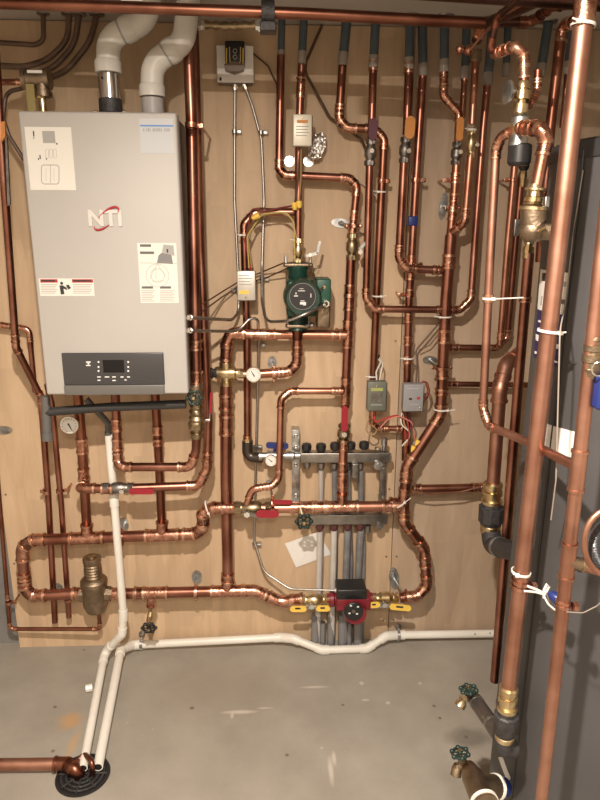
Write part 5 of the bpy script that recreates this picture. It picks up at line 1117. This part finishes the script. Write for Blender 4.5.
# fittings on right edge pipe
rv = thing('union_valve', 'brass union with steel ring on the tee pipe at the right edge', 'valve', P(592, 378, 1.35))
a = P(595, 336, 1.35); b_ = P(590, 378, 1.35); k_ = S(1, a); L = (b_-a).length
B().lathe(a, b_-a, [(0, 8*k_), (.08*L, 8.6*k_), (.1*L, 7.4*k_), (.2*L, 7.4*k_), (.2*L, 10*k_), (.34*L, 10*k_), (.36*L, 8.5*k_), (.42*L, 8.5*k_), (.42*L, 10.5*k_), (.6*L, 10.5*k_), (.62*L, 8.6*k_), (.75*L, 8.6*k_), (.77*L, 9.3*k_), (L, 8*k_)], 12).put('body', BRONZE, rv)
q = B(); q.torus(P(599, 369, 1.38), (.2, 1, 0), 7*k_, .8*k_, 22); q.put('pull_ring', CHROME, rv)
q = B(); fbox(q, 599, 377, 614, 411, 1.38, 1.34, .006); q.put('blue_handle', BLUEV, rv)
# coil of copper with braided hose at right edge
ch = thing('hose_coil', 'copper ring with dark braided hose inside at the right edge', 'hose', P(606, 580, 1.4))
q = B(); pa = [P(612+28*math.cos(t), 543+34*math.sin(t), 1.45) for t in [math.radians(-95-k*12) for k in range(15)]]; q.tube(pa, S(6, pa[0])/2, 14); q.put('copper_ring', COPM, ch)
q = B(); pa = [P(615+20*math.cos(t), 547+25*math.sin(t), 1.43) for t in [math.radians(-80-k*12) for k in range(16)]]
n_ = 90; cs_ = cum(pa); pp = [at_s(pa, cs_, cs_[-1]*i/n_) for i in range(n_+1)]; q.tube(pp, 0, 14, radii=[S(13, pa[0])/2*(1 if i % 2 else .9) for i in range(n_+1)]); q.put('braided_hose', mat('braid', (.07, .07, .075), .35, .6), ch)
# wire bundle and ties
def tiep(label, px, py, d, w, **k): return tie(label, (px, py), d, w, **k)
tiep('white tie around the nearest tall pipe beside the navy tank label', 549, 331, 1.2, 19.5, tail=5, ax=(.1, 0, 1))
tiep('white tie around the nearest tall pipe above the copper band', 521, 572, 1.2, 16.5, tail=-4, ax=(.1, 0, 1))
tiep('white tie around the top of the nearest tall pipe', 583, 25, 1.2, 21, tail=-7, ax=(.1, 0, 1))
def band(label, x, y, d, w, h):
    a = P(x, y, d); q = B(); r = S(w, a)/2; root = thing('ground_clamp', label, 'clamp', a)
    q = B(); q.lathe(a, (.1, 0, 1), [(0, r), (0, r*1.12), (h*.4, r*1.12), (h*.4, r), (0, r)], 24, caps=False); q.put('band', FIT, root)
    q = B(); q.lathe(a-Vector((0, 0, h*.6)), (.1, 0, 1), [(0, r), (0, r*1.12), (h*.4, r*1.12), (h*.4, r), (0, r)], 24, caps=False); q.put('lower_band', FIT, root)
    q = B(); bolt(q, a+Vector((r*1.2, -.01, -h*.1)), (1, 0, 0), .009); q.put('clamp_screw', FIT, root); return root
band('copper ground clamp wrapped on the nearest tall pipe', 520, 583, 1.2, 16.5, .02)
band('copper ground clamp wrapped on the tee pipe near the blue wire nut', 563, 603, 1.35, 12.5, .014)
cable('white wire from the copper clamp to the loop, upper', [(527, 586, 1.22), (538, 590, 1.23), (545, 594, 1.25)], 2.6, 1.2, WIREW)
cable('white wire from the copper clamp to the loop, lower', [(524, 591, 1.22), (536, 592, 1.23), (545, 595, 1.25)], 2.2, 1.2, WIREW)
cable('white wire tail curling under the blue wire nut', [(544, 596, 1.26), (548, 604, 1.28), (555, 610, 1.3)], 2, 1.2, WIREW)
cable('brown wire loop linking tall pipe to tee pipe', [(546, 592, 1.26), (550, 604, 1.28), (552, 612, 1.3), (559, 612, 1.32), (560, 603, 1.34)], 1.5, 1.2, WIREB)
q = B(); q.tube([P(544, 598, 1.26), P(544, 590, 1.26), P(547, 584, 1.26), P(549, 587, 1.26), P(545, 594, 1.26)], .0028, 8); tag(q.put('cable_tie', TIE), 'white tie knot binding the wires between the two tall pipes', 'cable tie')
q = B(); a = P(549, 593, 1.27); b_ = P(562, 602, 1.29); L = (b_-a).length; q.lathe(a, b_-a, [(0, .005), (L*.2, .0095), (L*.8, .011), (L, .009)], 14); tag(q.put('wire_nut', BLUEV), 'shiny blue wire nut between the two tall copper pipes', 'wire nut')
cable('thin grey wire drooping right from the tee pipe across the tank', [(566, 612, 1.36), (583, 613, 1.4), (597, 606, 1.42), (612, 592, 1.45)], 1.2, 1.3, mat('sensor_wire', (.3, .26, .22), .5))
cable('white wire along the iron elbow behind the nearest tall pipe', [(531, 545, 1.1), (531, 556, 1.1), (528, 565, 1.12)], 2.2, 1.1, WIREW)
# ============================================================ ceiling hardware
ch = thing('pipe_hanger', 'dark iron clevis hanger on the ceiling copper pipe', 'pipe hanger', P(268, 20, .62))
e = P(268, 12.5, .62)
q = B(); q.lathe(e-Vector((.016, 0, 0)), (1, 0, 0), [(0, .027), (.032, .027), (.032, .0225), (0, .0225), (0, .027)], 24, caps=False); q.put('clevis', BIRON, ch)
q = B(); q.box(e+Vector((0, 0, (ZC-e.z)/2+.012)), (.02, .02, ZC-e.z-.026), bev=.002); q.put('drop_rod', BIRON, ch)
q = B(); q.box(e+Vector((0, 0, -.034)), (.04, .045, .022), bev=.003); q.put('saddle_bolt', BIRON, ch)
flexline('shiny ribbed flexible duct just under the ceiling right of the vents', [(192, 24, .2), (225, 26, .2), (268, 25, .2)], 9, .2, DBRASS, name='ribbed_duct', cat='duct')
q = B(); a = P(134, 1, .62); q.box(a+Vector((0, -.03, 0)), (.05, .002, .016)); tag(q.put('paper_tag', WHITE), 'small white printed tag on the ceiling pipe at the top', 'tag')
q = B(); a = P(134, .5, .62); q.box(a+Vector((0, -.0315, 0)), (.034, .001, .004)); q.put('tag_print', INKG, bpy.data.objects.get('paper_tag.001') or bpy.data.objects['paper_tag'])
# small dangling things at the far left
q = B(); ppoly(q, [(2, 122), (6, 122), (6.5, 137), (3, 142), (2, 138)], .3, .01); tag(q.put('valve_tag', ORTAG), 'orange valve tag at the far left edge below the gas line', 'tag')
q = B(); ppoly(q, [(6, 137), (8, 138), (11, 205), (8.5, 206), (7, 170)], .3, .008); tag(q.put('dark_strap', DSTEEL), 'dark strap hanging along the copper pipe at the left edge', 'strap')
# ============================================================ floor drain
fd = thing('floor_drain', 'round black slotted floor drain grate under the white pipe ends', 'drain', PF(83, 775, 0))
c_ = PF(83, 775, 0); R_ = abs(PF(109, 772, 0).x-PF(57, 772, 0).x)/2
B().lathe(c_, (0, 0, 1), [(0, R_*1.02), (.004, R_), (.004, R_*.9), (.001, R_*.88)], 48).put('rim', BLACK, fd)
for rr_ in (.78, .6, .42, .24):
    q = B(); q.torus(c_+Vector((0, 0, .004)), (0, 0, 1), R_*rr_, .0035, 48); q.put('grate_ring', BIRON, fd)
for k in range(4):
    a_ = k*math.pi/4; dv_ = Vector((math.cos(a_), math.sin(a_), 0)); q = B(); q.tube([c_-dv_*R_*.9+Vector((0, 0, .006)), c_+dv_*R_*.9+Vector((0, 0, .006))], .003, 8); q.put('spoke', BIRON, fd)
pa, _ = smooth_path([PF(74, 772, .02), PF(82, 752, .03), PF(93, 762, .06), PF(92, 775, .005)], .04, 8)
B().tube(pa, .009, 12).put('elbow_lip', COPD, DR_)
q = B(); q.lathe(PF(89, 688, .014), (1, .3, 0), [(-.012, .014), (.012, .014), (.012, .009), (.004, .009)], 8); tag(q.put('pipe_plug', PVC), 'small white pipe plug lying on the floor left of drain pipes', 'plug')
tagd = hanger('steel clamp stub holding the white drain pipe at the wall foot', (142, 634), (141.5, 644), .05, 8, 0, False, pw=6, ph=8, rm=STEEL)
hanger('steel clamp stub holding the white drain pipe right of the pump', (398.5, 627), (398.5, 635), .045, 8, 0, False, pw=6, ph=8, rm=STEEL)
